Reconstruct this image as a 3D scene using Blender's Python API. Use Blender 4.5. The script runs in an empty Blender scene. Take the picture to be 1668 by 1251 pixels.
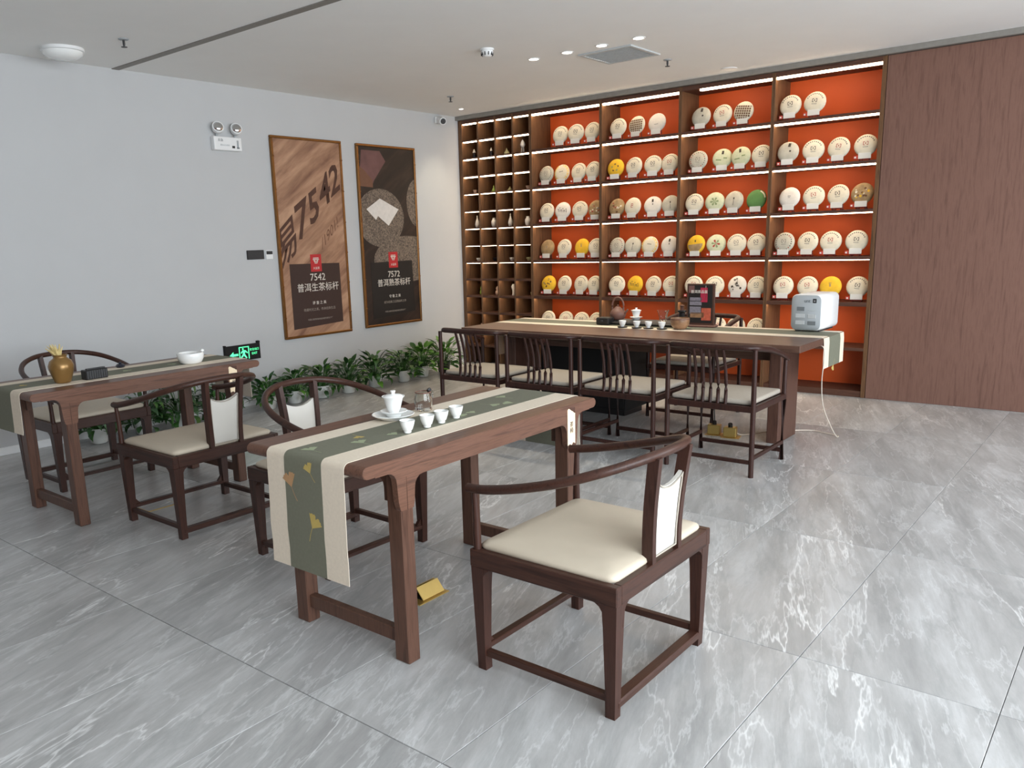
import bpy, bmesh, math, random
from mathutils import Vector, Matrix, Euler
random.seed(7)
SC = bpy.context.scene
COL = SC.collection
PI = math.pi
H = 2.85

# ------------------------------------------------------------------ camera
def make_camera():
    f, yaw, pit, rol = 1334.8, 0.69974, 0.21164, -0.03173
    fw = Vector((-math.sin(yaw)*math.cos(pit), math.cos(yaw)*math.cos(pit), -math.sin(pit)))
    r = fw.cross(Vector((0, 0, 1))).normalized(); u = r.cross(fw)
    c, s = math.cos(rol), math.sin(rol)
    r2 = c*r + s*u; u2 = -s*r + c*u
    cd = bpy.data.cameras.new('camera'); co = bpy.data.objects.new('camera', cd); COL.objects.link(co)
    m = Matrix.Identity(4)
    for i in range(3):
        m[i][0] = r2[i]; m[i][1] = u2[i]; m[i][2] = -fw[i]
    m[0][3], m[1][3], m[2][3] = 6.5065, -7.5541, 1.4506
    co.matrix_world = m
    cd.sensor_width = 36; cd.lens = f/1668*36
    cd.shift_x = (834-776.3)/1668; cd.shift_y = (679-625.5)/1668
    cd.clip_start = .05
    SC.camera = co
make_camera()

# ------------------------------------------------------------------ light and exposure
SC.view_settings.view_transform = 'Standard'
SC.view_settings.look = 'None'
SC.view_settings.gamma = 1
SC.view_settings.use_curve_mapping = False
SC.view_settings.exposure = 0.17
w = bpy.data.worlds.new('sky'); SC.world = w; w.use_nodes = True
nt = w.node_tree; bg = nt.nodes['Background']
tc = nt.nodes.new('ShaderNodeTexCoord'); sx = nt.nodes.new('ShaderNodeSeparateXYZ'); rp = nt.nodes.new('ShaderNodeValToRGB')
nt.links.new(tc.outputs['Generated'], sx.inputs[0]); nt.links.new(sx.outputs['Z'], rp.inputs[0])
rp.color_ramp.elements[0].position = .0; rp.color_ramp.elements[0].color = (1.9, 1.9, 1.88, 1)
rp.color_ramp.elements[1].position = .06; rp.color_ramp.elements[1].color = (.90, .95, 1, 1)
nt.links.new(rp.outputs[0], bg.inputs['Color']); bg.inputs['Strength'].default_value = 0.8

def area(name, loc, direction, sx_, sy_, power, col):
    l = bpy.data.lights.new(name, 'AREA'); l.shape = 'RECTANGLE'; l.size = sx_; l.size_y = sy_; l.energy = power; l.color = col
    o = bpy.data.objects.new(name, l); COL.objects.link(o); o.location = loc
    o.rotation_euler = Vector(direction).to_track_quat('-Z', 'Y').to_euler(); return o
area('daylight_storefront', (9.35, -6.6, 1.7), (-1, .1, -.45), 4.6, 2.2, 330, (.87, .935, 1))
area('daylight_side_window', (9.35, -1.75, 1.7), (-1, 0, -.45), 2.5, 2.2, 125, (.87, .935, 1))

# ------------------------------------------------------------------ materials
def lin(h):
    h = h.lstrip('#'); v = [int(h[i:i+2], 16)/255 for i in (0, 2, 4)]
    return tuple(((c/12.92) if c <= .04045 else ((c+.055)/1.055)**2.4) for c in v) + (1,)
def base(name):
    m = bpy.data.materials.new(name); m.use_nodes = True; nt = m.node_tree
    return m, nt, nt.nodes['Principled BSDF']
def N(nt, t, **k):
    n = nt.nodes.new(t)
    for a, b in k.items(): setattr(n, a, b)
    return n
def coord(nt, scale=(1, 1, 1), rot=(0, 0, 0)):
    tc = N(nt, 'ShaderNodeTexCoord'); mp = N(nt, 'ShaderNodeMapping')
    mp.inputs['Scale'].default_value = scale; mp.inputs['Rotation'].default_value = rot
    nt.links.new(tc.outputs['Object'], mp.inputs[0]); return mp.outputs[0]
def noise(nt, vec, scale, detail=4, rough=.55, dist=0):
    n = N(nt, 'ShaderNodeTexNoise'); n.inputs['Scale'].default_value = scale; n.inputs['Detail'].default_value = detail
    n.inputs['Roughness'].default_value = rough; n.inputs['Distortion'].default_value = dist
    if vec: nt.links.new(vec, n.inputs['Vector'])
    return n.outputs['Fac']
def ramp(nt, fac, stops):
    r = N(nt, 'ShaderNodeValToRGB'); e = r.color_ramp.elements
    while len(e) < len(stops): e.new(.5)
    for i, (p, c) in enumerate(stops): e[i].position = p; e[i].color = c if len(c) == 4 else tuple(c)+(1,)
    nt.links.new(fac, r.inputs[0]); return r.outputs[0]
def bump(nt, p, fac, s, d=.002):
    b = N(nt, 'ShaderNodeBump'); b.inputs['Strength'].default_value = s; b.inputs['Distance'].default_value = d
    nt.links.new(fac, b.inputs['Height']); nt.links.new(b.outputs[0], p.inputs['Normal'])
def mat(name, hexc, rough=.5, metal=0, var=.06, vs=30, bmp=0, spec=.5):
    m, nt, p = base(name); c = lin(hexc)
    f = noise(nt, coord(nt), vs, 3)
    lo = tuple(max(0, x*(1-var)) for x in c[:3]); hi = tuple(min(1, x*(1+var)) for x in c[:3])
    nt.links.new(ramp(nt, f, [(.3, lo), (.7, hi)]), p.inputs['Base Color'])
    p.inputs['Roughness'].default_value = rough; p.inputs['Metallic'].default_value = metal
    p.inputs['Specular IOR Level'].default_value = spec
    if bmp: bump(nt, p, noise(nt, coord(nt), vs*6, 3), bmp)
    return m
def wood(name, dark, light, axis, rough=.42, scale=1):
    m, nt, p = base(name)
    s = [26*scale]*3; s[axis] = 1.6*scale
    f = noise(nt, coord(nt, tuple(s)), 1.6, 6, .62, .7)
    f2 = noise(nt, coord(nt, tuple(x*3 for x in s)), 2.2, 3, .6)
    mx = N(nt, 'ShaderNodeMath', operation='MULTIPLY_ADD'); mx.inputs[1].default_value = .35; nt.links.new(f2, mx.inputs[0]); nt.links.new(f, mx.inputs[2])
    d, l = lin(dark), lin(light)
    nt.links.new(ramp(nt, mx.outputs[0], [(.42, d), (.66, l), (.86, d)]), p.inputs['Base Color'])
    p.inputs['Roughness'].default_value = rough; p.inputs['Specular IOR Level'].default_value = .3
    bump(nt, p, f, .08, .001)
    return m
def emit(name, col, s):
    m, nt, p = base(name)
    p.inputs['Base Color'].default_value = tuple(col)+(1,); p.inputs['Emission Color'].default_value = tuple(col)+(1,)
    p.inputs['Emission Strength'].default_value = s; return m
def glass(name, col=(1, 1, 1)):
    m, nt, p = base(name); p.inputs['Base Color'].default_value = col+(1,)
    p.inputs['Transmission Weight'].default_value = 1; p.inputs['Roughness'].default_value = .02; p.inputs['IOR'].default_value = 1.3; return m

def marble():
    m, nt, p = base('grey_marble_tile')
    tc = N(nt, 'ShaderNodeTexCoord'); oi = N(nt, 'ShaderNodeObjectInfo')
    ml = N(nt, 'ShaderNodeVectorMath', operation='SCALE'); ml.inputs[0].default_value = (37, 53, 11); nt.links.new(oi.outputs['Random'], ml.inputs['Scale'])
    ad = N(nt, 'ShaderNodeVectorMath', operation='ADD'); nt.links.new(tc.outputs['Object'], ad.inputs[0]); nt.links.new(ml.outputs[0], ad.inputs[1])
    mr = N(nt, 'ShaderNodeMapping'); mr.inputs['Rotation'].default_value = (0, 0, math.radians(-20)); nt.links.new(ad.outputs[0], mr.inputs[0])
    mp = N(nt, 'ShaderNodeMapping'); mp.inputs['Scale'].default_value = (3.4, .62, 1)
    nt.links.new(mr.outputs[0], mp.inputs[0]); v = mp.outputs[0]
    cl = noise(nt, v, 1.5, 9, .7, .35)
    c1 = ramp(nt, cl, [(.30, lin('#8f8f8e')), (.5, lin('#a8a8a7')), (.68, lin('#c0c1c1'))])
    def vein(scale, wdt, dist, det=6):
        f = noise(nt, v, scale, det, .6, dist)
        a = N(nt, 'ShaderNodeMath', operation='SUBTRACT'); a.inputs[1].default_value = .5; nt.links.new(f, a.inputs[0])
        b = N(nt, 'ShaderNodeMath', operation='ABSOLUTE'); nt.links.new(a.outputs[0], b.inputs[0])
        return ramp(nt, b.outputs[0], [(0, (1, 1, 1)), (wdt, (0, 0, 0))])
    def mix(fac, a, b, k):
        x = N(nt, 'ShaderNodeMix', data_type='RGBA'); s = N(nt, 'ShaderNodeMath', operation='MULTIPLY'); s.inputs[1].default_value = k
        nt.links.new(fac, s.inputs[0]); nt.links.new(s.outputs[0], x.inputs['Factor'])
        nt.links.new(a, x.inputs['A']); x.inputs['B'].default_value = b; return x.outputs['Result']
    msk = ramp(nt, noise(nt, v, 1.1, 3), [(.42, (0, 0, 0)), (.62, (1, 1, 1))])
    mu = N(nt, 'ShaderNodeMath', operation='MULTIPLY'); nt.links.new(vein(.7, .009, .25, 6), mu.inputs[0]); nt.links.new(msk, mu.inputs[1])
    col = mix(vein(1.3, .035, .25, 7), c1, lin('#858887'), .30)
    col = mix(vein(1.9, .016, .2, 6), col, lin('#cfd1d1'), .42)
    col = mix(mu.outputs[0], col, lin('#eaebea'), .75)
    nt.links.new(col, p.inputs['Base Color'])
    p.inputs['Roughness'].default_value = .30; p.inputs['Specular IOR Level'].default_value = .4
    return m

M = {}
M['wall'] = mat('white_wall_paint', '#bcbebf', .8, var=.012, vs=3)
M['ceil'] = mat('white_ceiling_paint', '#efefed', .85, var=.012, vs=3)
M['slot'] = mat('grey_slot', '#85817b', .6)
M['trim'] = mat('grey_metal_trim', '#8f8c86', .45, .2)
M['tile'] = marble()
M['grout'] = mat('dark_grout', '#4c4e4d', .9)
M['panel'] = wood('brown_wall_panel', '#6a4d43', '#7d5d51', 2, .5, .9)
M['cab_z'] = wood('bookcase_wood_upright', '#4f3727', '#735339', 2, .5)
M['cab_x'] = wood('bookcase_wood_board', '#432c25', '#5f4134', 0, .5)
M['tab_y'] = wood('tea_table_wood', '#4f372d', '#6d4d3e', 1, .38)
M['tab_z'] = wood('tea_table_leg_wood', '#463027', '#604437', 2, .4)
M['tab_x'] = wood('long_table_wood', '#48342b', '#63493d', 0, .34)
M['lon_z'] = wood('long_table_leg_wood', '#452e27', '#5d4136', 2, .4)
M['chr_z'] = wood('chair_wood_upright', '#2c1a14', '#412820', 2, .38)
M['chr_y'] = wood('chair_wood_cross', '#2c1a14', '#432a21', 1, .38)
M['chr_x'] = wood('chair_wood_side', '#2c1a14', '#432a21', 0, .38)
M['spn'] = wood('spindle_chair_wood', '#241512', '#3a221c', 2, .38)
M['red'] = mat('orange_red_back', '#dc5a20', .55, var=.05, vs=2)
M['ivory'] = mat('ivory_leather', '#c3b8a5', .55, var=.02, vs=8, bmp=.05)
M['whitepad'] = mat('white_leather', '#cdcac2', .55, var=.02, vs=8, bmp=.05)
M['greypad'] = mat('grey_beige_fabric', '#a79f93', .9, var=.05, vs=60, bmp=.1)
M['linen'] = mat('cream_linen', '#dcd0bd', .9, var=.04, vs=90, bmp=.15)
M['sage'] = mat('sage_green_cloth', '#6f7060', .9, var=.05, vs=90, bmp=.1)
M['gold_print'] = mat('gold_leaf_print', '#b9a35c', .7)
M['pale_print'] = mat('pale_leaf_print', '#98a283', .8)
M['tan_print'] = mat('tan_leaf_print', '#b08a62', .8)
M['porc'] = mat('white_porcelain', '#eef0ee', .15, var=.01)
M['glass'] = glass('clear_glass', (.96, .98, .97))
M['black'] = mat('black_plastic', '#151415', .45)
M['blackm'] = mat('black_matte', '#0c0b0c', .8)
M['dark'] = mat('dark_grey', '#2b2c2e', .5)
M['brass'] = mat('brass', '#cdb06a', .32, .85, var=.03)
M['bronze'] = mat('bronze_frame', '#8a6238', .3, .8, var=.08)
M['plastic'] = mat('white_plastic', '#e6e8e8', .35, var=.01)
M['greyface'] = mat('grey_front', '#9da3a6', .45, var=.01)
M['greymark'] = mat('grey_marking', '#6f7578', .5)
M['greylight'] = mat('light_marking', '#b9bec0', .5)
M['chrome'] = mat('chrome', '#d5d5d5', .15, 1, var=.01)
M['clay'] = mat('brown_clay', '#6b4a3f', .55, var=.1, vs=14)
M['bowlwood'] = mat('mottled_brown_bowl', '#8b6a4e', .35, var=.3, vs=25)
M['vase'] = mat('old_gold_vase', '#8a6a3c', .32, .45, var=.08, vs=14)
M['straw'] = mat('dried_straw', '#c9b57c', .8)
M['leaf'] = mat('green_leaf', '#2f5a20', .42, var=.25, vs=9)
M['leafd'] = mat('deep_green_leaf', '#22461d', .42, var=.25, vs=9)
M['leafl'] = mat('fresh_green_leaf', '#52832a', .42, var=.2, vs=9)
M['soil'] = mat('dark_soil', '#2a1f18', .95)
M['pot'] = mat('white_pot', '#cfd2cd', .5, var=.03)
M['potd'] = mat('dark_pot', '#26282a', .4)
M['cake_cream'] = mat('cream_wrapper', '#e0d8c2', .8, var=.05, vs=40, bmp=.2)
M['cake_white'] = mat('white_wrapper', '#e3ddd2', .8, var=.05, vs=40, bmp=.2)
M['cake_green'] = mat('pale_green_wrapper', '#cdd0ae', .8, var=.08, vs=40, bmp=.2)
M['cake_yellow'] = mat('yellow_wrapper', '#e8b92c', .75, var=.12, vs=18, bmp=.2)
M['cake_brown'] = mat('brown_wrapper', '#a58a63', .8, var=.3, vs=22, bmp=.2)
M['cake_dgreen'] = mat('green_wrapper', '#5d8a4c', .75, var=.1, vs=18, bmp=.2)
M['cake_grey'] = mat('grey_wrapper', '#c4bfae', .8, var=.12, vs=22, bmp=.2)
M['pr_dark'] = mat('dark_print', '#453e36', .8)
M['pr_red'] = mat('red_print', '#a8463a', .8)
M['pr_green'] = mat('green_print', '#8b9a6e', .8)
M['pr_brown'] = mat('brown_print', '#6b4a30', .8)
M['pr_grey'] = mat('grey_print', '#7f7a70', .8)
M['card'] = mat('white_card', '#f1ece0', .7, var=.01)
M['badge'] = mat('red_badge', '#c8463c', .5)
M['stand'] = mat('red_brown_stand', '#6a1f14', .5)
M['celadon'] = mat('celadon_glaze', '#b7b58c', .25)
M['pinkish'] = mat('pinkish_glaze', '#d9bfae', .3)
M['jadeg'] = mat('green_glaze', '#8fae4a', .3)
M['navy'] = mat('dark_navy_glaze', '#20232f', .25)
M['paper'] = mat('cream_paper_tag', '#ecd8b8', .8, var=.05)
M['ink'] = mat('dark_ink', '#4a3a30', .8)
M['led'] = emit('led_strip_light', (1, .76, .52), 11.5)
M['lamp'] = emit('downlight_glow', (1, .93, .82), 14.0)
M['greenlit'] = emit('exit_sign_green', (.10, .9, .38), 1.1)
M['poster_txt'] = mat('poster_white_text', '#d9d2c8', .7)
M['poster_dim'] = mat('poster_grey_text', '#8f847a', .7)
M['poster_red'] = mat('poster_red_square', '#b3262a', .6)
M['stencil'] = mat('stencil_brown', '#4c2f22', .7, var=.15, vs=20)
M['stencil2'] = mat('stencil_pale_brown', '#6f4c38', .7)
M['panel1'] = mat('poster_dark_panel', '#35211b', .6, var=.05)
M['panel2'] = mat('poster_black_panel', '#15100e', .6, var=.05)
M['postcake'] = mat('printed_tea_leaves', '#6b5e52', .7, var=.75, vs=70)
M['postpap'] = mat('printed_paper', '#d8d3cc', .7)
M['postmauve'] = mat('printed_mauve_shape', '#6b4a46', .7, var=.2, vs=6)
M['menu_red'] = mat('menu_red_print', '#a51f3e', .6)
M['menu_orange'] = mat('menu_orange_print', '#b0543c', .6, var=.3, vs=30)
M['menu_grey'] = mat('menu_grey_print', '#77737c', .6, var=.2, vs=60)
M['cordw'] = mat('white_cord', '#dcd3c4', .6)
def poster_ground(name, a, b, c):
    m, nt, p = base(name)
    mr = N(nt, 'ShaderNodeMapping'); mr.inputs['Scale'].default_value = (1, 1, 5.5); nt.links.new(coord(nt, (1, 1, 1), (-.62, 0, 0)), mr.inputs[0])
    f = noise(nt, mr.outputs[0], 1.5, 5, .6, .3)
    nt.links.new(ramp(nt, f, [(.3, lin(a)), (.52, lin(b)), (.72, lin(c))]), p.inputs['Base Color'])
    p.inputs['Roughness'].default_value = .5; return m
M['ground1'] = poster_ground('poster_tan_ground', '#6e4a38', '#a07a60', '#c09a7c')
M['ground2'] = poster_ground('poster_dark_ground', '#120c0a', '#241813', '#3b2a22')

# ------------------------------------------------------------------ mesh helpers
class MB:
    def __init__(self): self.bm = bmesh.new()
    def _merge(self, tmp, mi=0):
        for f in tmp.faces: f.material_index = mi
        me = bpy.data.meshes.new('tmp'); tmp.to_mesh(me); tmp.free(); self.bm.from_mesh(me); bpy.data.meshes.remove(me)
    def box(self, lo, hi, bevel=0, seg=1, mi=0, mtx=None):
        t = bmesh.new(); bmesh.ops.create_cube(t, size=1)
        c = [(a+b)/2 for a, b in zip(lo, hi)]; s = [abs(b-a) for a, b in zip(lo, hi)]
        for v in t.verts: v.co = Vector((v.co.x*s[0]+c[0], v.co.y*s[1]+c[1], v.co.z*s[2]+c[2]))
        if bevel: bmesh.ops.bevel(t, geom=t.edges[:], offset=min(bevel, min(s)*.49), segments=seg, profile=.5, affect='EDGES')
        if mtx: bmesh.ops.transform(t, matrix=mtx, verts=t.verts)
        self._merge(t, mi); return self
    def prism(self, pts, axis, a, b, mi=0, bevel=0, mtx=None):
        """polygon pts in the two other axes (cyclic order), extruded along axis from a to b"""
        t = bmesh.new(); o = [(1, 2), (0, 2), (0, 1)][axis]
        def mk(p, d):
            v = [0, 0, 0]; v[axis] = d; v[o[0]] = p[0]; v[o[1]] = p[1]; return t.verts.new(v)
        A = [mk(p, a) for p in pts]; B = [mk(p, b) for p in pts]; n = len(pts)
        t.faces.new(A); t.faces.new(B[::-1])
        for i in range(n): t.faces.new((A[i], B[i], B[(i+1) % n], A[(i+1) % n]))
        bmesh.ops.recalc_face_normals(t, faces=t.faces)
        if bevel: bmesh.ops.bevel(t, geom=t.edges[:], offset=bevel, segments=1, affect='EDGES')
        if mtx: bmesh.ops.transform(t, matrix=mtx, verts=t.verts)
        self._merge(t, mi); return self
    def loft(self, rings, cap=True, mi=0, closed=False):
        t = bmesh.new(); R = [[t.verts.new(p) for p in r] for r in rings]; n = len(R[0])
        m = len(R) if closed else len(R)-1
        for i in range(m):
            a, b = R[i], R[(i+1) % len(R)]
            for j in range(n): t.faces.new((a[j], a[(j+1) % n], b[(j+1) % n], b[j]))
        if cap and not closed: t.faces.new(R[0][::-1]); t.faces.new(R[-1])
        bmesh.ops.recalc_face_normals(t, faces=t.faces)
        self._merge(t, mi); return self
    def tube(self, pts, rad, n=8, ry=None, up=(0, 0, 1), smooth=0, mi=0, square=False):
        P = [Vector(p) for p in pts]
        if not isinstance(rad, (list, tuple)): rad = [rad]*len(P)
        if ry is not None and not isinstance(ry, (list, tuple)): ry = [ry]*len(P)
        if smooth:
            Q = []; R = []; Y = []
            for i in range(len(P)-1):
                p0 = P[max(i-1, 0)]; p1 = P[i]; p2 = P[i+1]; p3 = P[min(i+2, len(P)-1)]
                for k in range(smooth):
                    t = k/smooth
                    Q.append(.5*((2*p1)+(p2-p0)*t+(2*p0-5*p1+4*p2-p3)*t*t+(3*p1-p0-3*p2+p3)*t**3))
                    R.append(rad[i]*(1-t)+rad[i+1]*t)
                    if ry: Y.append(ry[i]*(1-t)+ry[i+1]*t)
            Q.append(P[-1]); R.append(rad[-1]); P, rad = Q, R
            if ry: Y.append(ry[-1]); ry = Y
        if ry is None: ry = rad
        rings = []; up = Vector(up)
        for i, p in enumerate(P):
            d = (P[min(i+1, len(P)-1)]-P[max(i-1, 0)]).normalized()
            s = d.cross(up)
            if s.length < 1e-3: s = d.cross(Vector((0, 1, 0)) if abs(d.y) < .9 else Vector((1, 0, 0)))
            s.normalize(); u = s.cross(d)
            if square: rings.append([p+s*rad[i]*a+u*ry[i]*b for a, b in ((-1, -1), (1, -1), (1, 1), (-1, 1))])
            else: rings.append([p+s*rad[i]*math.cos(2*PI*k/n)+u*ry[i]*math.sin(2*PI*k/n) for k in range(n)])
        return self.loft(rings, mi=mi)
    def lathe(self, prof, n=20, c=(0, 0, 0), mi=0, mtx=None, cap=True):
        t = bmesh.new(); R = []
        for r, z in prof: R.append([t.verts.new((c[0]+r*math.cos(2*PI*k/n), c[1]+r*math.sin(2*PI*k/n), c[2]+z)) for k in range(n)])
        for a, b in zip(R, R[1:]):
            for j in range(n): t.faces.new((a[j], a[(j+1) % n], b[(j+1) % n], b[j]))
        if cap: t.faces.new(R[0][::-1]); t.faces.new(R[-1])
        if mtx: bmesh.ops.transform(t, matrix=mtx, verts=t.verts)
        self._merge(t, mi); return self
    def quadsheet(self, grid, mi=0, thick=0):
        t = bmesh.new(); V = [[t.verts.new(p) for p in row] for row in grid]
        for i in range(len(V)-1):
            for j in range(len(V[0])-1): t.faces.new((V[i][j], V[i][j+1], V[i+1][j+1], V[i+1][j]))
        if thick:
            bmesh.ops.recalc_face_normals(t, faces=t.faces)
            bmesh.ops.solidify(t, geom=t.faces[:], thickness=thick)
        self._merge(t, mi); return self
    def mesh(self, name, mats, smooth=None):
        me = bpy.data.meshes.new(name); self.bm.to_mesh(me); self.bm.free()
        for m in (mats if isinstance(mats, (list, tuple)) else [mats]): me.materials.append(M[m])
        if smooth is not None: shade(me, smooth)
        return me
    def build(self, name, mats, parent=None, smooth=None, loc=None, rot=None):
        return link(name, self.mesh(name, mats, smooth), parent, loc, rot)
def shade(me, ang=40):
    me.polygons.foreach_set('use_smooth', [True]*len(me.polygons))
    try: me.set_sharp_from_angle(angle=math.radians(ang))
    except Exception: pass
def link(name, me, parent=None, loc=None, rot=None):
    o = bpy.data.objects.new(name, me); COL.objects.link(o)
    if parent: o.parent = parent
    if loc is not None: o.location = loc
    if rot is not None: o.rotation_euler = rot
    return o
def thing(name, label, cat, loc=(0, 0, 0), rz=0, group=None):
    o = bpy.data.objects.new(name, None); COL.objects.link(o); o.location = loc; o.rotation_euler = (0, 0, rz); o.empty_display_size = .05
    tag(o, label, cat, group); return o
def tag(o, label, cat, group=None):
    o['label'] = label; o['category'] = cat
    if group: o['group'] = group
    return o
def struct(o): o['kind'] = 'structure'; return o
def copy_tree(src, kids, parent=None):
    c = src.copy(); COL.objects.link(c)
    if parent: c.parent = parent
    for k in kids.get(src, []): copy_tree(k, kids, c)
    return c
def kidmap():
    d = {}
    for o in COL.objects:
        if o.parent: d.setdefault(o.parent, []).append(o)
    return d
def dup(src, loc, rz=None, label=None, group=None):
    c = copy_tree(src, kidmap()); c.location = loc
    if rz is not None: c.rotation_euler = (0, 0, rz)
    if label: c['label'] = label
    if group: c['group'] = group
    return c
def text_mesh(body, size, extrude=0.0008, align='CENTER', bold=0.0):
    cu = bpy.data.curves.new('txt', 'FONT'); cu.body = body; cu.size = size; cu.align_x = align; cu.align_y = 'CENTER'
    cu.extrude = extrude; cu.resolution_u = 2; cu.offset = bold
    o = bpy.data.objects.new('txt', cu); COL.objects.link(o)
    bpy.context.view_layer.update()
    me = bpy.data.meshes.new_from_object(o.evaluated_get(bpy.context.evaluated_depsgraph_get()))
    bpy.data.objects.remove(o); bpy.data.curves.remove(cu); return me
def text(name, body, size, m, parent, mtx, **k):
    me = text_mesh(body, size, **k); me.materials.clear(); me.materials.append(M[m])
    me.transform(mtx); return link(name, me, parent)
def basis(x, y, z, o):
    m = Matrix.Identity(4)
    for i in range(3): m[i][0] = x[i]; m[i][1] = y[i]; m[i][2] = z[i]; m[i][3] = o[i]
    return m
def wallL(y, z, x=0): return basis((0, 1, 0), (0, 0, 1), (1, 0, 0), (x, y, z))   # flat things facing +X
def front(x, y, z): return basis((1, 0, 0), (0, 0, 1), (0, -1, 0), (x, y, z))     # flat things facing -Y

# ------------------------------------------------------------------ room shell
XR, YN = 9.5, -10.6
fl = struct(MB().box((-.1, YN, -.06), (XR, .5, -.012)).build('floor', 'grout'))
tile_me = MB().box((-.2965, -.5985, -.011), (.2965, .5985, 0), .0012).mesh('floor_tile', 'tile')
for i in range(-9, 8):
    for j in range(-4, 6):
        cx = 5.072+.595*i+.2975; cy = -6.05+1.2*j+.6
        if cx-.3 < -.35 or cx > XR or cy < YN or cy-.6 > .05: continue
        o = link('floor_tile', tile_me, fl, (cx, cy, 0), (0, 0, PI*((i*3+j*5) % 2)))
struct(MB().box((-.15, YN, -.05), (0, .5, H+.05)).build('wall_left', 'wall'))
wb = struct(MB().box((-.15, .42, -.05), (XR, .55, H+.05)).build('wall_back', 'wall'))
xs = [4.585, 5.80, 7.02, 8.24, XR]
for a, b in zip(xs, xs[1:]):
    MB().box((a+.0015, 0, 0), (b-.0015, .42, 2.802), .002).build('wood_panel', 'panel', wb)
ce = struct(MB().box((-.15, YN, H), (XR, .55, H+.1)).build('ceiling', 'ceil'))
MB().box((0, -4.105, H-.006), (XR, -4.045, H+.002)).build('ceiling_slot', 'slot', ce)
struct(MB().box((-.15, YN-.12, -.05), (XR, YN, H+.1)).build('added_wall_front', 'panel'))  # unseen dark wall, added to cut the light coming from behind
struct(MB().box((9.42, -4.2, -.05), (9.75, -3.1, H)).box((9.42, YN, 2.7), (9.75, -4.2, H)).box((9.42, -3.1, 2.7), (9.75, 0, H)).build('wall_right', 'wall'))
struct(MB().box((0, -.045, 2.806), (XR, .41, H-.001)).build('trim_1', 'trim'))
struct(MB().box((.0, YN, 0), (.012, -.02, .06), .003).build('baseboard_left', 'plastic'))

# ------------------------------------------------------------------ shelving
LED = [2.755-.3925*i for i in range(7)]
BT = .026
bays = [(1.03, 1.91), (1.912, 2.784), (2.786, 3.667), (3.669, 4.582)]
bay_names = ['leftmost orange-backed bay', 'second orange-backed bay', 'third orange-backed bay', 'rightmost orange-backed bay']
for k, (a, b) in enumerate(bays):
    t = thing('display_bookcase', 'tall dark wood display bookcase with orange back, %s from the left' % ['first', 'second', 'third', 'last'][k], 'bookcase', ((a+b)/2, .2, 0), 0, 'tea display bookcases')
    ox, oy = (a+b)/2, .2
    tw = .015; tr = .034 if k == 3 else .015
    MB().box((a-ox, -oy, 0), (a+tw-ox, .41-oy, 2.803), .001).build('side_panel', 'cab_z', t)
    MB().box((b-tr-ox, -oy, 0), (b-ox, .41-oy, 2.803), .001).build('side_panel', 'cab_z', t)
    MB().box((a+tw-ox, .365-oy, .05), (b-tr-ox, .38-oy, 2.79)).build('back_panel', 'red', t)
    MB().box((a+tw-ox, -oy, 2.763), (b-tr-ox, .365-oy, 2.803)).build('top_board', 'cab_x', t)
    MB().box((a+tw-ox, .01-oy, 0), (b-tr-ox, .365-oy, .055)).build('plinth', 'cab_x', t)
    for i, z in enumerate(LED[1:]):
        MB().box((a+tw-ox, -oy, z+.008), (b-tr-ox, .365-oy, z+.008+BT), .0015).build('shelf_board', 'cab_x', t)
    for i, z in enumerate(LED[:6]):
        x0 = a+tw-ox+.004
        if k == 2 and i == 0: x0 += .17
        lo = z+.0078-(.017, .013, .011, .008, .006, .0035)[i]
        MB().box((x0, .008-oy, lo), (b-tr-ox-.004, .042-oy, z+.0078)).build('led_strip', 'led', t)
        if i == 5: MB().box((a+tw-ox, -oy, z+.001), (b-tr-ox, .006-oy, z+.008)).build('led_blocker', 'cab_x', t)  # added lip, only there to hide the LED line on this low shelf
t = thing('cubby_cabinet', 'dark wood cabinet of small square cubbyholes at the left end of the shelving', 'bookcase', (.53, .2, 0))
ox, oy = .53, .2
cx = [.035, .29, .54, .785, 1.028]
for i, x in enumerate(cx):
    a, b = (x, x+.02) if i == 0 else ((x-.018, x) if i == 4 else (x-.010, x+.010))
    MB().box((a-ox, -oy, 0), (b-ox, .41-oy, 2.803), .001).build('upright', 'cab_z', t)
MB().box((.055-ox, .37-oy, 0), (1.01-ox, .385-oy, 2.79)).build('back_panel', 'cab_x', t)
MB().box((.003-ox, .0-oy, 0), (.034-ox, .41-oy, 2.803)).build('filler_strip', 'cab_z', t)
for r in range(14):
    z = 2.763-.19625*r
    for i in range(4):
        a = cx[i]+(.02 if i == 0 else .010); b = cx[i+1]-(.018 if i == 3 else .010)
        MB().box((a-ox, .001-oy, z), (b-ox, .37-oy, z+(.04 if r == 0 else .014))).build('shelf_board', 'cab_x', t)
        if r < 13: MB().box((a-ox+.012, .008-oy, z-(.011 if r < 4 else .007 if r < 7 else .004)), (b-ox-.012, .036-oy, z-.0003)).build('led_strip', 'led', t)
        if r > 8: MB().box((a-ox, .001-oy, z-.009), (b-ox, .006-oy, z)).build('led_blocker', 'cab_x', t)  # added lip keeps the LED lines of the lower rows out of sight

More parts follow.
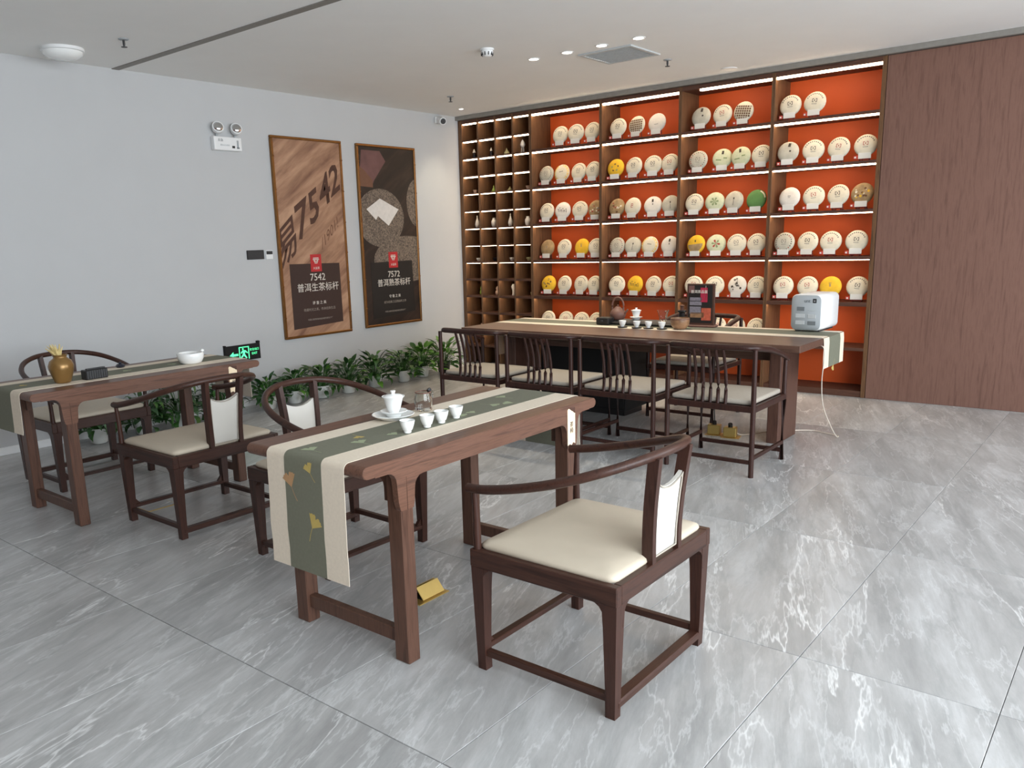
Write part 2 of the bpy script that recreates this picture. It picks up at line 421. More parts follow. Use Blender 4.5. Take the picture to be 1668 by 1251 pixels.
# ------------------------------------------------------------------ tea cakes
CX = {(1,1):[1.362,1.559,1.754],(1,2):[2.066,2.272,2.492],(1,3):[2.956,3.161,3.365],(1,4):[3.792,4.001],
(2,1):[1.168,1.369,1.579,1.772],(2,2):[2.039,2.251,2.461,2.642],(2,3):[2.936,3.168,3.357,3.546],(2,4):[3.79,4.002,4.217,4.433],
(3,1):[1.179,1.385,1.597,1.791],(3,2):[2.049,2.241,2.456,2.65],(3,3):[2.889,3.114,3.301,3.517],(3,4):[3.822,4.028,4.235,4.429],
(4,1):[1.164,1.401,1.622,1.798],(4,2):[2.051,2.238,2.441,2.651],(4,3):[2.938,3.133,3.34,3.534],(4,4):[3.794,3.996,4.196,4.413],
(5,1):[1.183,1.405,1.612,1.79],(5,2):[2.061,2.264,2.482,2.679],(5,3):[2.923,3.133,3.36,3.55],(5,4):[3.796,4.017,4.219,4.437],
(6,1):[1.177,1.401,1.618,1.798],(6,3):[2.96,3.17,3.356,3.555]}
KIND = {(1,2,1):'grid',(1,3,2):'grid',(1,3,0):'notch',(1,2,2):'white',(2,1,1):'yedge',(2,1,0):'speck',(2,2,0):'ystar',(2,3,1):'gstrip',(2,3,2):'gstrip',(2,4,0):'notch',
(3,1,3):'tan',(3,2,0):'camo',(3,1,1):'script',(3,2,1):'redmark',(3,2,2):'topmark',(3,3,1):'green',(3,3,2):'strip',(3,3,3):'dgreen',(3,4,3):'camog',(3,4,0):'plain',
(4,1,0):'brown',(4,1,2):'yellow',(4,2,1):'strip',(4,2,2):'yedge',(4,2,3):'topmark',(4,2,0):'speck',(4,3,0):'yhalf',(4,3,1):'pink',(4,4,0):'speck',
(5,1,0):'ybrown',(5,2,1):'yscript',(5,3,2):'grey',(5,4,2):'yellow',(3,2,3):'strip',(2,3,0):'speck'}
DESC = {'logo':'cream tea cake with small printed emblem','grid':'tea cake with brown grid wrapper','notch':'pale tea cake with dark top notch','white':'plain white tea cake',
'yedge':'cream tea cake with yellow edges','speck':'greyish tea cake with rim specks','ystar':'yellow and olive patterned tea cake','gstrip':'pale green tea cake, dark label','tan':'orange-tan tea cake',
'camo':'brown mottled tea cake','script':'white tea cake with black brushwork','redmark':'cream tea cake with red seal','topmark':'white tea cake with dark top mark','green':'pale green tea cake',
'strip':'pale tea cake with dark strip','dgreen':'solid green tea cake','camog':'golden brown mottled tea cake','plain':'plain cream tea cake','brown':'plain brown tea cake','yellow':'bright yellow tea cake',
'yhalf':'half yellow half brown tea cake','pink':'pale tea cake with pinkish flower','ybrown':'yellow and brown tea cake','yscript':'yellow tea cake with dark brushwork','grey':'cream tea cake with grey blotches'}
MATK = {'logo':'cake_cream','grid':'cake_cream','notch':'cake_grey','white':'cake_white','yedge':'cake_cream','speck':'cake_grey','ystar':'cake_yellow','gstrip':'cake_green','tan':'cake_brown','camo':'cake_brown','script':'cake_white',
'redmark':'cake_cream','topmark':'cake_white','green':'cake_green','strip':'cake_grey','dgreen':'cake_dgreen','camog':'cake_brown','plain':'cake_white','brown':'cake_brown','yellow':'cake_yellow','yhalf':'cake_yellow','pink':'cake_green','ybrown':'cake_yellow','yscript':'cake_yellow','grey':'cake_white'}
FACE = Matrix.Rotation(PI/2, 4, 'X')      # lathe axis z -> -y (facing the room)
CR = .093
def cake_mesh(m):
    p = [(.001, -.016), (.05, -.018), (.08, -.014), (.091, -.004), (CR, .003), (.088, .012), (.075, .019), (.05, .022), (.02, .0215), (.001, .021)]
    return MB().lathe(p, 24, mtx=FACE).mesh('tea_cake', m, 60)
cake_me = {m: cake_mesh(m) for m in set(MATK.values())}
def fh(x, z):   # height of the face at x, z
    r = math.hypot(x, z)
    return .0222 if r < .05 else .022-.003*(r-.05)/.025 if r < .075 else .019-.007*(r-.075)/.013 if r < .088 else .010
def decal(mb, pts, mi=0):
    t = bmesh.new(); vs = [t.verts.new((x, -fh(x, z)-.0012, z)) for x, z in pts]
    f = t.faces.new(vs); t.normal_update()
    if f.normal.y > 0: f.normal_flip()
    mb._merge(t, mi)
def rect(mb, x, z, w_, h_, mi=0): decal(mb, [(x-w_/2, z-h_/2), (x+w_/2, z-h_/2), (x+w_/2, z+h_/2), (x-w_/2, z+h_/2)], mi)
def arc(mb, r0, r1, a0, a1, mi=0, n=6):
    for i in range(n):
        u, v = a0+(a1-a0)*i/n, a0+(a1-a0)*(i+1)/n
        decal(mb, [(r0*math.cos(u), r0*math.sin(u)), (r1*math.cos(u), r1*math.sin(u)), (r1*math.cos(v), r1*math.sin(v)), (r0*math.cos(v), r0*math.sin(v))], mi)
def print_mesh(kind, seed):
    R = random.Random(seed); mb = MB(); c = ['pr_dark', 'pr_red', 'pr_grey']
    def emblem(mi=0, z0=.012, s=1.15):
        for sx_ in (-1, 1):
            rect(mb, sx_*.016*s, z0, .004*s, .022*s, mi); rect(mb, sx_*.011*s, z0+.012*s, .012*s, .004*s, mi); rect(mb, sx_*.011*s, z0-.012*s, .012*s, .004*s, mi)
        rect(mb, 0, z0, .008*s, .008*s, mi)
        for q in range(4): rect(mb, -.016+.0107*q, z0-.03, .007, .006, 2)
    if kind == 'logo':
        emblem(R.choice([0, 0, 1, 2])); 
        for q in range(10):
            a = PI*.15+q*PI*.7/9; rect(mb, .070*math.cos(a), .070*math.sin(a), .010, .010, 2)
    elif kind == 'speck':
        emblem(2, .01)
        for q in range(22):
            a = 2*PI*q/22; rect(mb, .070*math.cos(a), .070*math.sin(a), .009, .009, R.choice([0, 1, 2]))
    elif kind == 'grid':
        c = ['pr_brown', 'pr_brown', 'pr_brown']
        for i in range(-3, 4):
            for j in range(-4, 3):
                if math.hypot(i*.021, j*.021) < .078: rect(mb, i*.021, j*.021, .016, .0155)
    elif kind == 'notch':
        rect(mb, .004, .058, .022, .034); rect(mb, .02, .006, .016, .016)
    elif kind == 'white': rect(mb, 0, -.02, .04, .004, 2)
    elif kind == 'yedge':
        c = ['cake_yellow', 'pr_dark', 'pr_green']; arc(mb, .07, .087, -1.2, 1.3); arc(mb, .07, .087, 2.0, 4.2)
        for q in range(3): rect(mb, -.016+.016*q, .012, .01, .008, 1)
    elif kind == 'ystar':
        c = ['pr_brown', 'pr_green', 'cake_brown']
        for q in range(5):
            a = PI/2+q*2*PI/5; decal(mb, [(.03*math.cos(a-.35), .03*math.sin(a-.35)), (.08*math.cos(a), .08*math.sin(a)), (.03*math.cos(a+.35), .03*math.sin(a+.35))], q % 2)
    elif kind == 'gstrip':
        c = ['pr_dark', 'pr_green', 'pr_grey']; rect(mb, 0, .05, .02, .034); rect(mb, -.03, -.02, .05, .012, 1); rect(mb, .03, .0, .034, .012, 1)
    elif kind in ('camo', 'camog', 'ybrown', 'grey', 'tan'):
        c = {'camo': ['pr_brown', 'cake_cream', 'pr_red'], 'camog': ['pr_brown', 'cake_cream', 'cake_yellow'], 'ybrown': ['pr_brown', 'cake_brown', 'pr_brown'], 'grey': ['pr_grey', 'pr_dark', 'pr_grey'], 'tan': ['cake_cream', 'pr_red', 'pr_grey']}[kind]
        for q in range(14):
            a = R.uniform(0, 6.28); r = R.uniform(0, .062); x, z = r*math.cos(a), r*math.sin(a); w1 = R.uniform(.006, .015)
            decal(mb, [(x+w1*math.cos(u)*R.uniform(.6, 1), z+w1*math.sin(u)*R.uniform(.6, 1)) for u in (0, 1.05, 2.1, 3.14, 4.2, 5.2)], q % 3)
    elif kind in ('script', 'yscript'):
        for i in range(6):
            x = -.045+.018*i; rect(mb, x, .015-.006*i+(.02 if i % 2 else 0), .014, .006); rect(mb, x+.003, .002-.004*i, .005, .028)
    elif kind == 'redmark':
        c = ['pr_red', 'pr_dark', 'pr_red']
        for q in range(3): rect(mb, 0, .025-.018*q, .022, .005)
        rect(mb, -.009, .006, .005, .034); rect(mb, .009, .012, .005, .022)
    elif kind == 'topmark': rect(mb, 0, .045, .018, .03); rect(mb, .002, .01, .01, .018, 2)
    elif kind == 'strip': rect(mb, .004, .045, .012, .07); rect(mb, .004, -.02, .006, .05, 2)
    elif kind in ('green', 'pink'):
        c = ['pr_green', 'pr_green', 'pr_green'] if kind == 'green' else ['pr_red', 'pr_green', 'pr_grey']
        for q in range(6): a = q*PI/3; decal(mb, [(.0, .0), (.035*math.cos(a-.3), .035*math.sin(a-.3)), (.042*math.cos(a), .042*math.sin(a)), (.035*math.cos(a+.3), .035*math.sin(a+.3))], q % 2)
    elif kind == 'yhalf':
        c = ['cake_brown', 'pr_brown', 'pr_dark']
        arc(mb, .0005, .05, PI, 2*PI, 0, 10); arc(mb, .05, .075, PI, 2*PI, 0, 12); rect(mb, .0, .03, .012, .02, 2)
    elif kind == 'yellow': c = ['pr_brown', 'cake_brown', 'pr_grey']; rect(mb, 0, .01, .014, .026, 1); rect(mb, 0, .03, .024, .005, 1)
    elif kind == 'dgreen': c = ['cake_cream', 'pr_green', 'pr_grey']; arc(mb, .076, .087, .3, 1.3)
    else: rect(mb, 0, .01, .026, .006, 2); rect(mb, 0, -.004, .02, .005, 2)
    return mb.mesh('print', c)
st_mats = {}
def stand_meshes():
    a = MB()
    for s in (-1, 1):
        a.box((s*.036-.004, -.034, 0), (s*.036+.004, .034, .008)).box((s*.036-.004, -.034, .006), (s*.036+.004, -.027, .034))
        a.tube([(s*.03, .034, .004), (s*.022, .028, .15)], .004, 5)
    a.box((-.045, -.036, .010), (.045, -.03, .018)).box((-.036, .026, .08), (.036, .032, .088))
    b = MB().box((-.05, -.0415, .02), (.05, -.037, .068), .001)
    c = MB().box((-.086, -.046, .018), (-.056, -.038, .047), .002); 
    d = MB().box((-.078, -.0468, .026), (-.064, -.046, .039))
    return a.mesh('easel', 'stand'), b.mesh('name_card', 'card'), c.mesh('badge', 'badge'), d.mesh('badge_mark', 'card')
SM = stand_meshes()
ORD = ['first', 'second', 'third', 'fourth']
ROWN = {1: 'top', 2: 'second', 3: 'third', 4: 'fourth', 5: 'fifth', 6: 'sixth'}
BAYN = {1: 'leftmost orange bay', 2: 'second orange bay', 3: 'third orange bay', 4: 'rightmost orange bay'}
tilt = math.radians(-13)
for (r, k), xs_ in CX.items():
    z0 = LED[r]+.008+BT if r < 7 else 0
    for i, x in enumerate(xs_):
        lo, hi = bays[k-1]
        x = min(max(x, lo+.118), hi-.108)
        kind = KIND.get((r, k, i), 'logo'); R = random.Random(r*100+k*10+i)
        yaw = R.uniform(-.12, .22) if 0 < i < len(xs_)-1 else R.uniform(-.05, .1)
        y = .105+R.uniform(-.015, .015)
        s = thing('cake_stand', 'small red stand with white card, %s from left, %s shelf, %s' % (ORD[i], ROWN[r], BAYN[k]), 'stand', (x, y, z0), yaw, 'tea cake stands')
        for nm, me in zip(('easel', 'name_card', 'badge'), SM): o = link(nm, me, s)
        link('badge_mark', SM[3], o)
        c = link('tea_cake', cake_me[MATK[kind]], None, (x, y, z0), None)
        tag(c, '%s, %s from left, %s shelf, %s' % (DESC[kind], ORD[i], ROWN[r], BAYN[k]), 'tea cake', 'tea cakes on the shelves')
        c.rotation_euler = (tilt, 0, yaw)
        ctr = Matrix.Rotation(yaw, 3, 'Z') @ Vector((0, -.004, .128))
        c.location = Vector((x, y, z0))+ctr
        pr = link('print', print_mesh(kind, r*100+k*10+i), c); pr['kind'] = 'stuff'
        pr.rotation_euler = (0, R.uniform(-.15, .15), 0)

# ------------------------------------------------------------------ cubbyhole pieces
def cub(r): return 2.763-.19625*(r)+.014       # floor of the r-th row of cubbyholes (1 = top row)
def vessel(name, label, cat, x, r, prof, m, n=14, extra=None, y=.16):
    o = thing(name, label, cat, (x, y, cub(r)), 0, 'ceramics in the cubbyholes')
    b = MB().lathe(prof, n).build('body', m, o, 50)
    if extra: extra(o)
    return o
colN = ['first', 'second', 'third', 'fourth']
def conetop(m, z, rr, h):
    def f(o): MB().lathe([(rr, z), (rr*.55, z+h*.45), (.004, z+h)], 12).build('cap', m, o, 50)
    return f
figA = [(.018, 0), (.022, .01), (.017, .05), (.012, .075)]
vessel('dark_bottle', 'dark bottle with a pointed white cap in the second row, first cubbyhole column', 'bottle', .105, 2, figA, 'navy', extra=conetop('porc', .072, .022, .04))
vessel('dark_bottle', 'dark bottle with white foot and cap in the second row, second cubbyhole column', 'bottle', .36, 2, [(.02, 0), (.022, .012), (.016, .02), (.018, .05), (.01, .075)], 'navy', extra=conetop('porc', .072, .016, .035))
vessel('lidded_jar', 'squat grey-green lidded jar in the second row, third cubbyhole column', 'jar', .583, 2, [(.02, 0), (.036, .02), (.03, .04), (.02, .05)], 'celadon', extra=conetop('celadon', .048, .02, .034))
def legs3(o):
    for a in range(3):
        MB().tube([(.012*math.cos(a*2.1), .012*math.sin(a*2.1), .075), (.02*math.cos(a*2.1), .02*math.sin(a*2.1), 0)], .003, 5).build('leg', 'porc', o)
vessel('white_figurine', 'white long-legged figurine with a pointed head in the second row, fourth column', 'figurine', .81, 2, [(.006, .07), (.02, .075), (.03, .095), (.02, .125), (.004, .15)], 'porc', extra=legs3)
cupP = [(.014, 0), (.018, .006), (.03, .045), (.028, .045), (.016, .01), (.002, .008)]
bowlP = [(.014, 0), (.02, .004), (.033, .03), (.034, .042), (.031, .042), (.028, .03), (.002, .012)]
vessel('small_cup', 'pale pink cup in the fourth row, first cubbyhole column', 'cup', .105, 4, cupP, 'pinkish')
vessel('small_ornament', 'yellow-green pear-shaped ornament in the fourth row, second cubbyhole column', 'ornament', .383, 4, [(.03, 0), (.033, .012), (.018, .035), (.008, .06), (.003, .08)], 'jadeg')
vessel('small_ornament', 'low grey pointed ornament in the fourth row, third cubbyhole column', 'ornament', .617, 4, [(.028, 0), (.034, .012), (.015, .03), (.003, .05)], 'celadon')
vessel('small_cup', 'pale pink cup in the fourth row, fourth cubbyhole column', 'cup', .877, 4, cupP, 'pinkish')
slim = [(.018, 0), (.026, .015), (.03, .04), (.024, .07), (.012, .1), (.007, .125), (.009, .14)]
jar = [(.02, 0), (.03, .015), (.036, .045), (.034, .07), (.02, .088), (.018, .1), (.022, .105)]
vessel('bottle_vase', 'slim white bottle vase in the sixth row, first cubbyhole column', 'vase', .122, 6, slim, 'porc')
vessel('round_jar', 'round white jar in the sixth row, second cubbyhole column', 'jar', .375, 6, jar, 'porc')
vessel('bottle_vase', 'slim white bottle vase with flared lip, sixth row, third cubbyhole column', 'vase', .617, 6, slim, 'porc', extra=conetop('porc', .138, .012, .006))
vessel('round_jar', 'round white jar in the sixth row, fourth cubbyhole column', 'jar', .864, 6, jar, 'porc')
vessel('small_bowl', 'small white bowl in the eighth row, first cubbyhole column', 'bowl', .131, 8, bowlP, 'porc')
vessel('small_bowl', 'small dark glazed bowl in the eighth row, second cubbyhole column', 'bowl', .38, 8, bowlP, 'navy')
vessel('small_bowl', 'small white bowl in the eighth row, third cubbyhole column', 'bowl', .63, 8, bowlP, 'porc')
vessel('small_bowl', 'small grey-green bowl in the eighth row, fourth cubbyhole column', 'bowl', .873, 8, bowlP, 'celadon')
gourd = [(.02, 0), (.028, .018), (.024, .042), (.013, .054), (.02, .068), (.018, .085), (.006, .1)]
vessel('gourd_ornament', 'green double-gourd ornament in the tenth row, first cubbyhole column', 'ornament', .159, 10, gourd, 'jadeg')
vessel('gourd_ornament', 'pinkish white double-gourd ornament in the tenth row, second column', 'ornament', .40, 10, gourd, 'pinkish')
vessel('baluster_vase', 'tall white baluster vase in the tenth row, third cubbyhole column', 'vase', .64, 10, [(.018, 0), (.016, .02), (.016, .05), (.026, .085), (.028, .105), (.016, .122), (.019, .13)], 'porc')
vessel('small_cup', 'small grey cup in the tenth row, fourth cubbyhole column', 'cup', .907, 10, [(.012, 0), (.02, .03), (.021, .04), (.018, .04), (.002, .01)], 'celadon')
vessel('small_cup', 'pinkish cup in the twelfth row, first cubbyhole column', 'cup', .163, 12, cupP, 'pinkish')

# ------------------------------------------------------------------ tea tables
def tea_table(label, loc):
    t = thing('tea_table', label, 'table', loc, 0, 'low wooden tea tables')
    X, Y, ZT, TH = .312, .698, .755, .043
    prof = []
    for k in range(9):
        a = -PI/2+PI*k/8; prof.append((Y-TH/2+TH/2*math.cos(a), ZT-TH/2+TH/2*math.sin(a)))
    for k in range(9):
        a = PI/2+PI*k/8; prof.append((-Y+TH/2+TH/2*math.cos(a), ZT-TH/2+TH/2*math.sin(a)))
    MB().prism(prof, 0, -X, X, bevel=.0025).build('tabletop', 'tab_y', t, 30)
    yl, zb = .505, ZT-TH
    for sx_ in (-1, 1):
        x0, x1 = sorted((sx_*.286, sx_*.311))
        # apron rail with spandrels running down beside the legs
        P = [(-yl-.14, zb+.002), (-yl-.14, zb-.002)]
        P += [(-yl-.045-.04+.04*math.sin(a), zb-.042+.04*math.cos(a)) for a in (0, .4, .8, 1.2, PI/2)]
        P += [(-yl-.04, .60), (-yl-.034, .575), (-yl-.03, .568), (-yl-.002, .566), (-yl-.002, zb-.03)]
        P += [(-yl+.002, zb-.03), (-yl+.002, .566), (-yl+.03, .568), (-yl+.036, .59), (-yl+.04, zb-.075)]
        P += [(-yl+.08-.04*math.cos(a), zb-.075+.04*math.sin(a)) for a in (.4, .8, 1.2, PI/2)]
        Q = [(-y, z) for y, z in P][::-1]
        MB().prism(P+Q, 0, x0, x1).build('apron', 'tab_y', t)
        for sy in (-1, 1):
            MB().box((sx_*.275-.035, sy*yl-.029, 0), (sx_*.275+.035, sy*yl+.029, zb), .004).build('leg', 'tab_z', t)
    for sy in (-1, 1):
        P = [(-.24, zb)] + [(-.24, .60), (-.23, .585), (-.212, .585), (-.212, .635)]+[(-.18-.032*math.cos(a), .635+.032*math.sin(a)) for a in (.5, 1, PI/2)]
        Q = [(-x, z) for x, z in P][::-1]
        MB().prism(P+Q, 1, sy*yl-.012, sy*yl+.012).build('end_apron', 'tab_z', t)
        MB().box((-.242, sy*yl-.017, .062), (.242, sy*yl+.017, .115), .003).build('stretcher', 'tab_z', t)
    return t
T1 = (4.30, -5.175, 0); T2 = (1.815, -5.175, 0)
tea_table('brown wooden tea table nearest the camera with a gaiwan set on its runner', T1)
tea_table('brown wooden tea table at the left with a gold vase on its runner', T2)
def tag_slip(tx, lab):
    o = thing('paper_tag', lab, 'tag', (tx+.3125, -4.676, .655), 0, 'paper tags on the table legs')
    P = [(-.03, -.075), (-.012, -.07), (.0, -.078), (.012, -.066), (.028, -.074), (.028, .06), (.02, .062), (.01, .07), (0, .074), (-.012, .082), (-.022, .086), (-.03, .08)]
    MB().prism(P, 0, 0, .0012).build('slip', 'paper', o)
    MB().prism([(-.03, -.088), (.028, -.088), (.028, -.074), (.012, -.066), (.0, -.078), (-.012, -.07), (-.03, -.075)], 0, 0, .001).prism([(-.008, .079), (.028, .06), (.028, .085), (-.008, .088)], 0, 0, .001).build('printed_border', 'stencil', o)['kind'] = 'stuff'
    text('writing', '茶\n椅', .026, 'ink', o, basis((0, 1, 0), (0, 0, 1), (1, 0, 0), (.0014, 0, .0)))
tag_slip(T1[0], 'torn cream paper tag on the far leg of the near tea table')
tag_slip(T2[0], 'torn cream paper tag on the far leg of the left tea table')

# ------------------------------------------------------------------ runners
def ginkgo(mb, x, y, s, ang):
    P = []
    for k in range(13):
        a = -.75+1.5*k/12; r = (1-.06*(k % 2)) if k != 6 else .72
        P.append((math.sin(a)*r, math.cos(a)*r))
    P.append((.02, .0)); P.append((-.02, .0))
    stem = [(-.02, 0), (.02, 0), (.10, -.55), (.22, -.95), (.17, -.98), (.05, -.55)]
    def tr(p): c, sn = math.cos(ang), math.sin(ang); return (x+s*(p[0]*c-p[1]*sn), y+s*(p[0]*sn+p[1]*c))
    return [tr(p) for p in P], [tr(p) for p in stem]
def runner(label, path, bands, leaves, widthdir):
    """path: list of (point, normal); bands: offsets across"""
    t = thing('table_runner', label, 'table runner', path[0][0])
    org = Vector(path[0][0]); wd = Vector(widthdir)
    L = [0]
    for (a, _), (b, _) in zip(path, path[1:]): L.append(L[-1]+(Vector(b)-Vector(a)).length)
    def at(u, v, lift):
        for i in range(len(L)-1):
            if u <= L[i+1] or i == len(L)-2:
                f = (u-L[i])/(L[i+1]-L[i]); p = Vector(path[i][0]).lerp(Vector(path[i+1][0]), f); n = Vector(path[i][1]).lerp(Vector(path[i+1][1]), f).normalized()
                return p+wd*v+n*lift-org
    def sheet(v0, v1, lift, nv=2):
        us = []
        for i in range(len(L)-1):
            k = max(1, int((L[i+1]-L[i])/.06)); us += [L[i]+(L[i+1]-L[i])*q/k for q in range(k)]
        us.append(L[-1])
        wob = lambda u: .0025*math.sin(u*31)*(1 if (u > L[-1]-.36 or u < .36) else .3)
        top = [[at(u, v0+(v1-v0)*j/nv+wob(u)*(.5 if j else 1), lift) for j in range(nv+1)] for u in us]
        bot = [[at(u, v0+(v1-v0)*j/nv+wob(u)*(.5 if j else 1), lift-.0016) for j in range(nv+1)] for u in us]
        rings = [tr_+b_[::-1] for tr_, b_ in zip(top, bot)]
        return MB().loft(rings)
    for q, (v0, v1, m, nm) in enumerate(bands): sheet(v0, v1, .0022 if q != 1 else .0026).build(nm, m, t, 30)
    for (u, v, s, ang, m) in leaves:
        mb = MB()
        for poly in ginkgo(mb, 0, 0, s, ang):
            bm = bmesh.new(); vs = [bm.verts.new(at(u+b, v+a, .0034)) for a, b in poly]; bm.faces.new(vs); bmesh.ops.triangulate(bm, faces=bm.faces); mb._merge(bm)
        mb.build('leaf_print', m, t)
    return t
def tea_path(tx, x0, drop, z=.755, y0=-5.175):
    P = [((x0, y0-.706, drop), (0, -1, 0)), ((x0, y0-.704, .55), (0, -1, 0)), ((x0, y0-.700, .7), (0, -1, 0))]
    for k in range(7):
        a = PI-PI/2*k/6; P.append(((x0, y0-.6765+.0222*math.cos(a), .7335+.0222*math.sin(a)), (0, math.cos(a), math.sin(a))))
    for k in range(7):
        a = PI/2-PI/2*k/6; P.append(((x0, y0+.6765+.0222*math.cos(a), .7335+.0222*math.sin(a)), (0, math.cos(a), math.sin(a))))
    return P+[((x0, y0+.700, .7), (0, 1, 0)), ((x0, y0+.704, .5), (0, 1, 0))]
W3 = [(-.205, -.105, 'linen', 'side_band'), (-.106, .092, 'sage', 'centre_band'), (.091, .205, 'linen', 'side_band')]
lv = [(.17, .03, .055, -.55, 'gold_print'), (.30, -.07, .055, .35, 'tan_print'), (.365, .035, .038, .5, 'gold_print'), (.47, -.02, .05, 1.3, 'pale_print'), (.64, .05, .05, 1.35, 'pale_print'),
      (.70, -.05, .035, -2, 'gold_print'), (.80, .06, .04, 1.6, 'pale_print'), (1.18, .02, .045, -1.2, 'pale_print'), (1.25, .06, .04, 1.5, 'pale_print'), (1.42, .0, .045, -1.4, 'pale_print'), (1.5, .07, .05, 2.0, 'pale_print'), (1.58, -.04, .045, 1.4, 'pale_print')]
runner('cream and sage green runner with ginkgo leaves hanging off the near tea table', tea_path(*[4.30, 4.318, .335]), W3, lv, (1, 0, 0))
runner('cream and sage runner on the left tea table under the gold vase', tea_path(1.815, 1.80, .53), W3, [(.5, .03, .05, 1.3, 'pale_print'), (.9, -.03, .05, -1.3, 'pale_print'), (1.2, .03, .05, 1.5, 'pale_print'), (.3, .0, .04, .4, 'gold_print')], (1, 0, 0))

# ------------------------------------------------------------------ round-arm chairs (front = -x in local space)
def arm_chair(label):
    t = thing('round_arm_chair', label, 'chair', (0, 0, 0), 0, 'low round-arm chairs')
    X, Y, Z = .283, .322, .44
    for s in (-1, 1):
        MB().box((-X, s*Y-.03 if s > 0 else -Y, Z-.062), (X, s*Y if s > 0 else -Y+.03, Z), .003).build('seat_rail', 'chr_x', t)
        MB().box((s*X-.03 if s > 0 else -X, -Y+.03, Z-.062), (s*X if s > 0 else -X+.03, Y-.03, Z), .003).build('seat_rail', 'chr_y', t)
    for sx_ in (-1, 1):
        for sy in (-1, 1):
            m = MB(); rings = []
            for z, wd in ((0, .034), (.10, .036), (.30, .046), (.378, .052)):
                ex, ey = sx_*(X-.001-.012*(1-z/.44)), sy*(Y-.001-.012*(1-z/.44))
                ix, iy = ex-sx_*wd, ey-sy*wd
                rings.append([(ex, ey, z), (ix, ey, z), (ix, iy, z), (ex, iy, z)])
            m.loft(rings)
            for ax in (0, 1):
                a0 = (X if ax == 0 else Y)-.05; s1 = sx_ if ax == 0 else sy; s2 = sy if ax == 0 else sx_
                edge = (Y if ax == 0 else X)
                pts = [(s1*(a0+.01), .380), (s1*(a0+.006), .30)]+[(s1*(a0-.045+.045*math.cos(b)), .334+.045*math.sin(b)) for b in (.0, .4, .8, 1.2, PI/2)]
                e0, e1 = sorted((s2*(edge-.004), s2*(edge-.03)))
                m.prism(pts, 1 if ax == 0 else 0, e0, e1)
            m.build('leg', 'chr_z', t)
    for s in (-1, 1): MB().box((-X+.04, s*(Y-.03)-.012, .050), (X-.04, s*(Y-.03)+.012, .075), .002).build('stretcher', 'chr_x', t)
    MB().box((X-.052, -Y+.03, .028), (X-.010, Y-.03, .055), .005).build('stretcher', 'chr_y', t)
    fr = MB().box((-X+.012, -Y+.03, .070), (-X+.044, Y-.03, .090), .003)
    for s in (-1, 1): fr.prism([(s*(Y-.035), .09), (s*(Y-.035), .125), (s*(Y-.05), .12), (s*(Y-.075), .09)], 0, -X+.018, -X+.036)
    fr.build('stretcher', 'chr_y', t)
    # seat pad
    c = MB(); rings = []
    def rr(hx, hy, r, z): 
        out = []
        for qx, qy, a0 in ((1, 1, 0), (-1, 1, PI/2), (-1, -1, PI), (1, -1, 1.5*PI)):
            for k in range(4): a = a0+PI/2*k/3; out.append((qx*(hx-r)+r*math.cos(a), qy*(hy-r)+r*math.sin(a), z))
        return out
    for hx, hy, z in ((.256, .295, .436), (.262, .301, .447), (.259, .298, .457), (.245, .283, .465), (.19, .22, .471), (.08, .1, .474)): rings.append(rr(hx, hy, .03 if hx > .1 else .05, z))
    c.loft(rings).build('seat_pad', 'ivory', t, 60)
    # arm rail
    path = [(-.292, -.306, .648), (-.20, -.322, .660), (-.05, -.326, .692), (.09, -.305, .730), (.20, -.245, .766), (.268, -.150, .790), (.292, -.05, .798)]
    path = path+[(x, -y, z) for x, y, z in path[::-1]]
    n = len(path); rad = [.017]+[.017]*2+[.016]*(n-6)+[.017]*3; ry = [.016]*n
    MB().tube(path, rad, 8, ry=ry, smooth=5).build('arm_rail', 'chr_y', t, 60)
    for s in (-1, 1):
        MB().tube([(-.262, s*.303, .438), (-.262, s*.304, .54), (-.263, s*.310, .648)], [.0145, .0125, .0100], 8, smooth=3).build('arm_support', 'chr_z', t, 60)
        P = [(.262, s*.088, .436), (.262, s*.089, .52), (.268, s*.094, .62), (.279, s*.100, .72), (.288, s*.104, .792)]
        MB().tube(P, .019, ry=.0115, up=(0, 1, 0), square=True, smooth=3).build('back_post', 'chr_z', t, 40)
    def bx(z): 
        for (x0, _, z0), (x1, _, z1) in zip(P, P[1:]):
            if z0 <= z <= z1: return x0+(x1-x0)*(z-z0)/(z1-z0)
        return P[-1][0]
    def bw(z): return .076+.014*(z-.44)/.3
    def pad(x_off, grow, nm, mt, par, th):
        g = []
        for i in range(9):
            row = []
            for j in range(9):
                v = -1+2*j/8; top = .705-.028*(1-v*v)
                z = .452-grow*.006+(top+grow*.004-.452)*i/8
                bul = th*max(0, (1-abs(v)**4))*max(0, (1-abs(2*i/8-1)**6))
                row.append((bx(z)+x_off+bul, v*(bw(z)+grow*.0), z))
            g.append(row)
        return g
    b = MB(); b.quadsheet(pad(.006, 0, '', '', None, .010)); b.quadsheet([r[::-1] for r in pad(-.006, 0, '', '', None, -.008)])
    A, B = pad(.006, 0, '', '', None, .010), pad(-.006, 0, '', '', None, -.008)
    def rim(G): return G[0]+[r[-1] for r in G[1:]]+G[-1][-2::-1]+[r[0] for r in G[-2:0:-1]]
    ra, rb = rim(A), rim(B)
    b.loft([ra, rb], cap=False)
    bp = b.build('back_pad', 'whitepad', t, 50)
    pts = rim([[(x+.006, y*.93, z+(0.004 if i < 4 else -.004)) for x, y, z in r] for i, r in enumerate(A)])
    MB().tube(pts+[pts[0]], .0028, 5).build('piping', 'greypad', bp, 60)
    return t
ch = arm_chair('round-arm chair with cream seat at the near side of the front tea table')
ch.location = (5.085, -5.267, 0)
dup(ch, (2.512, -5.185, 0), 0, 'round-arm chair with its padded splat to the camera at the left tea table')
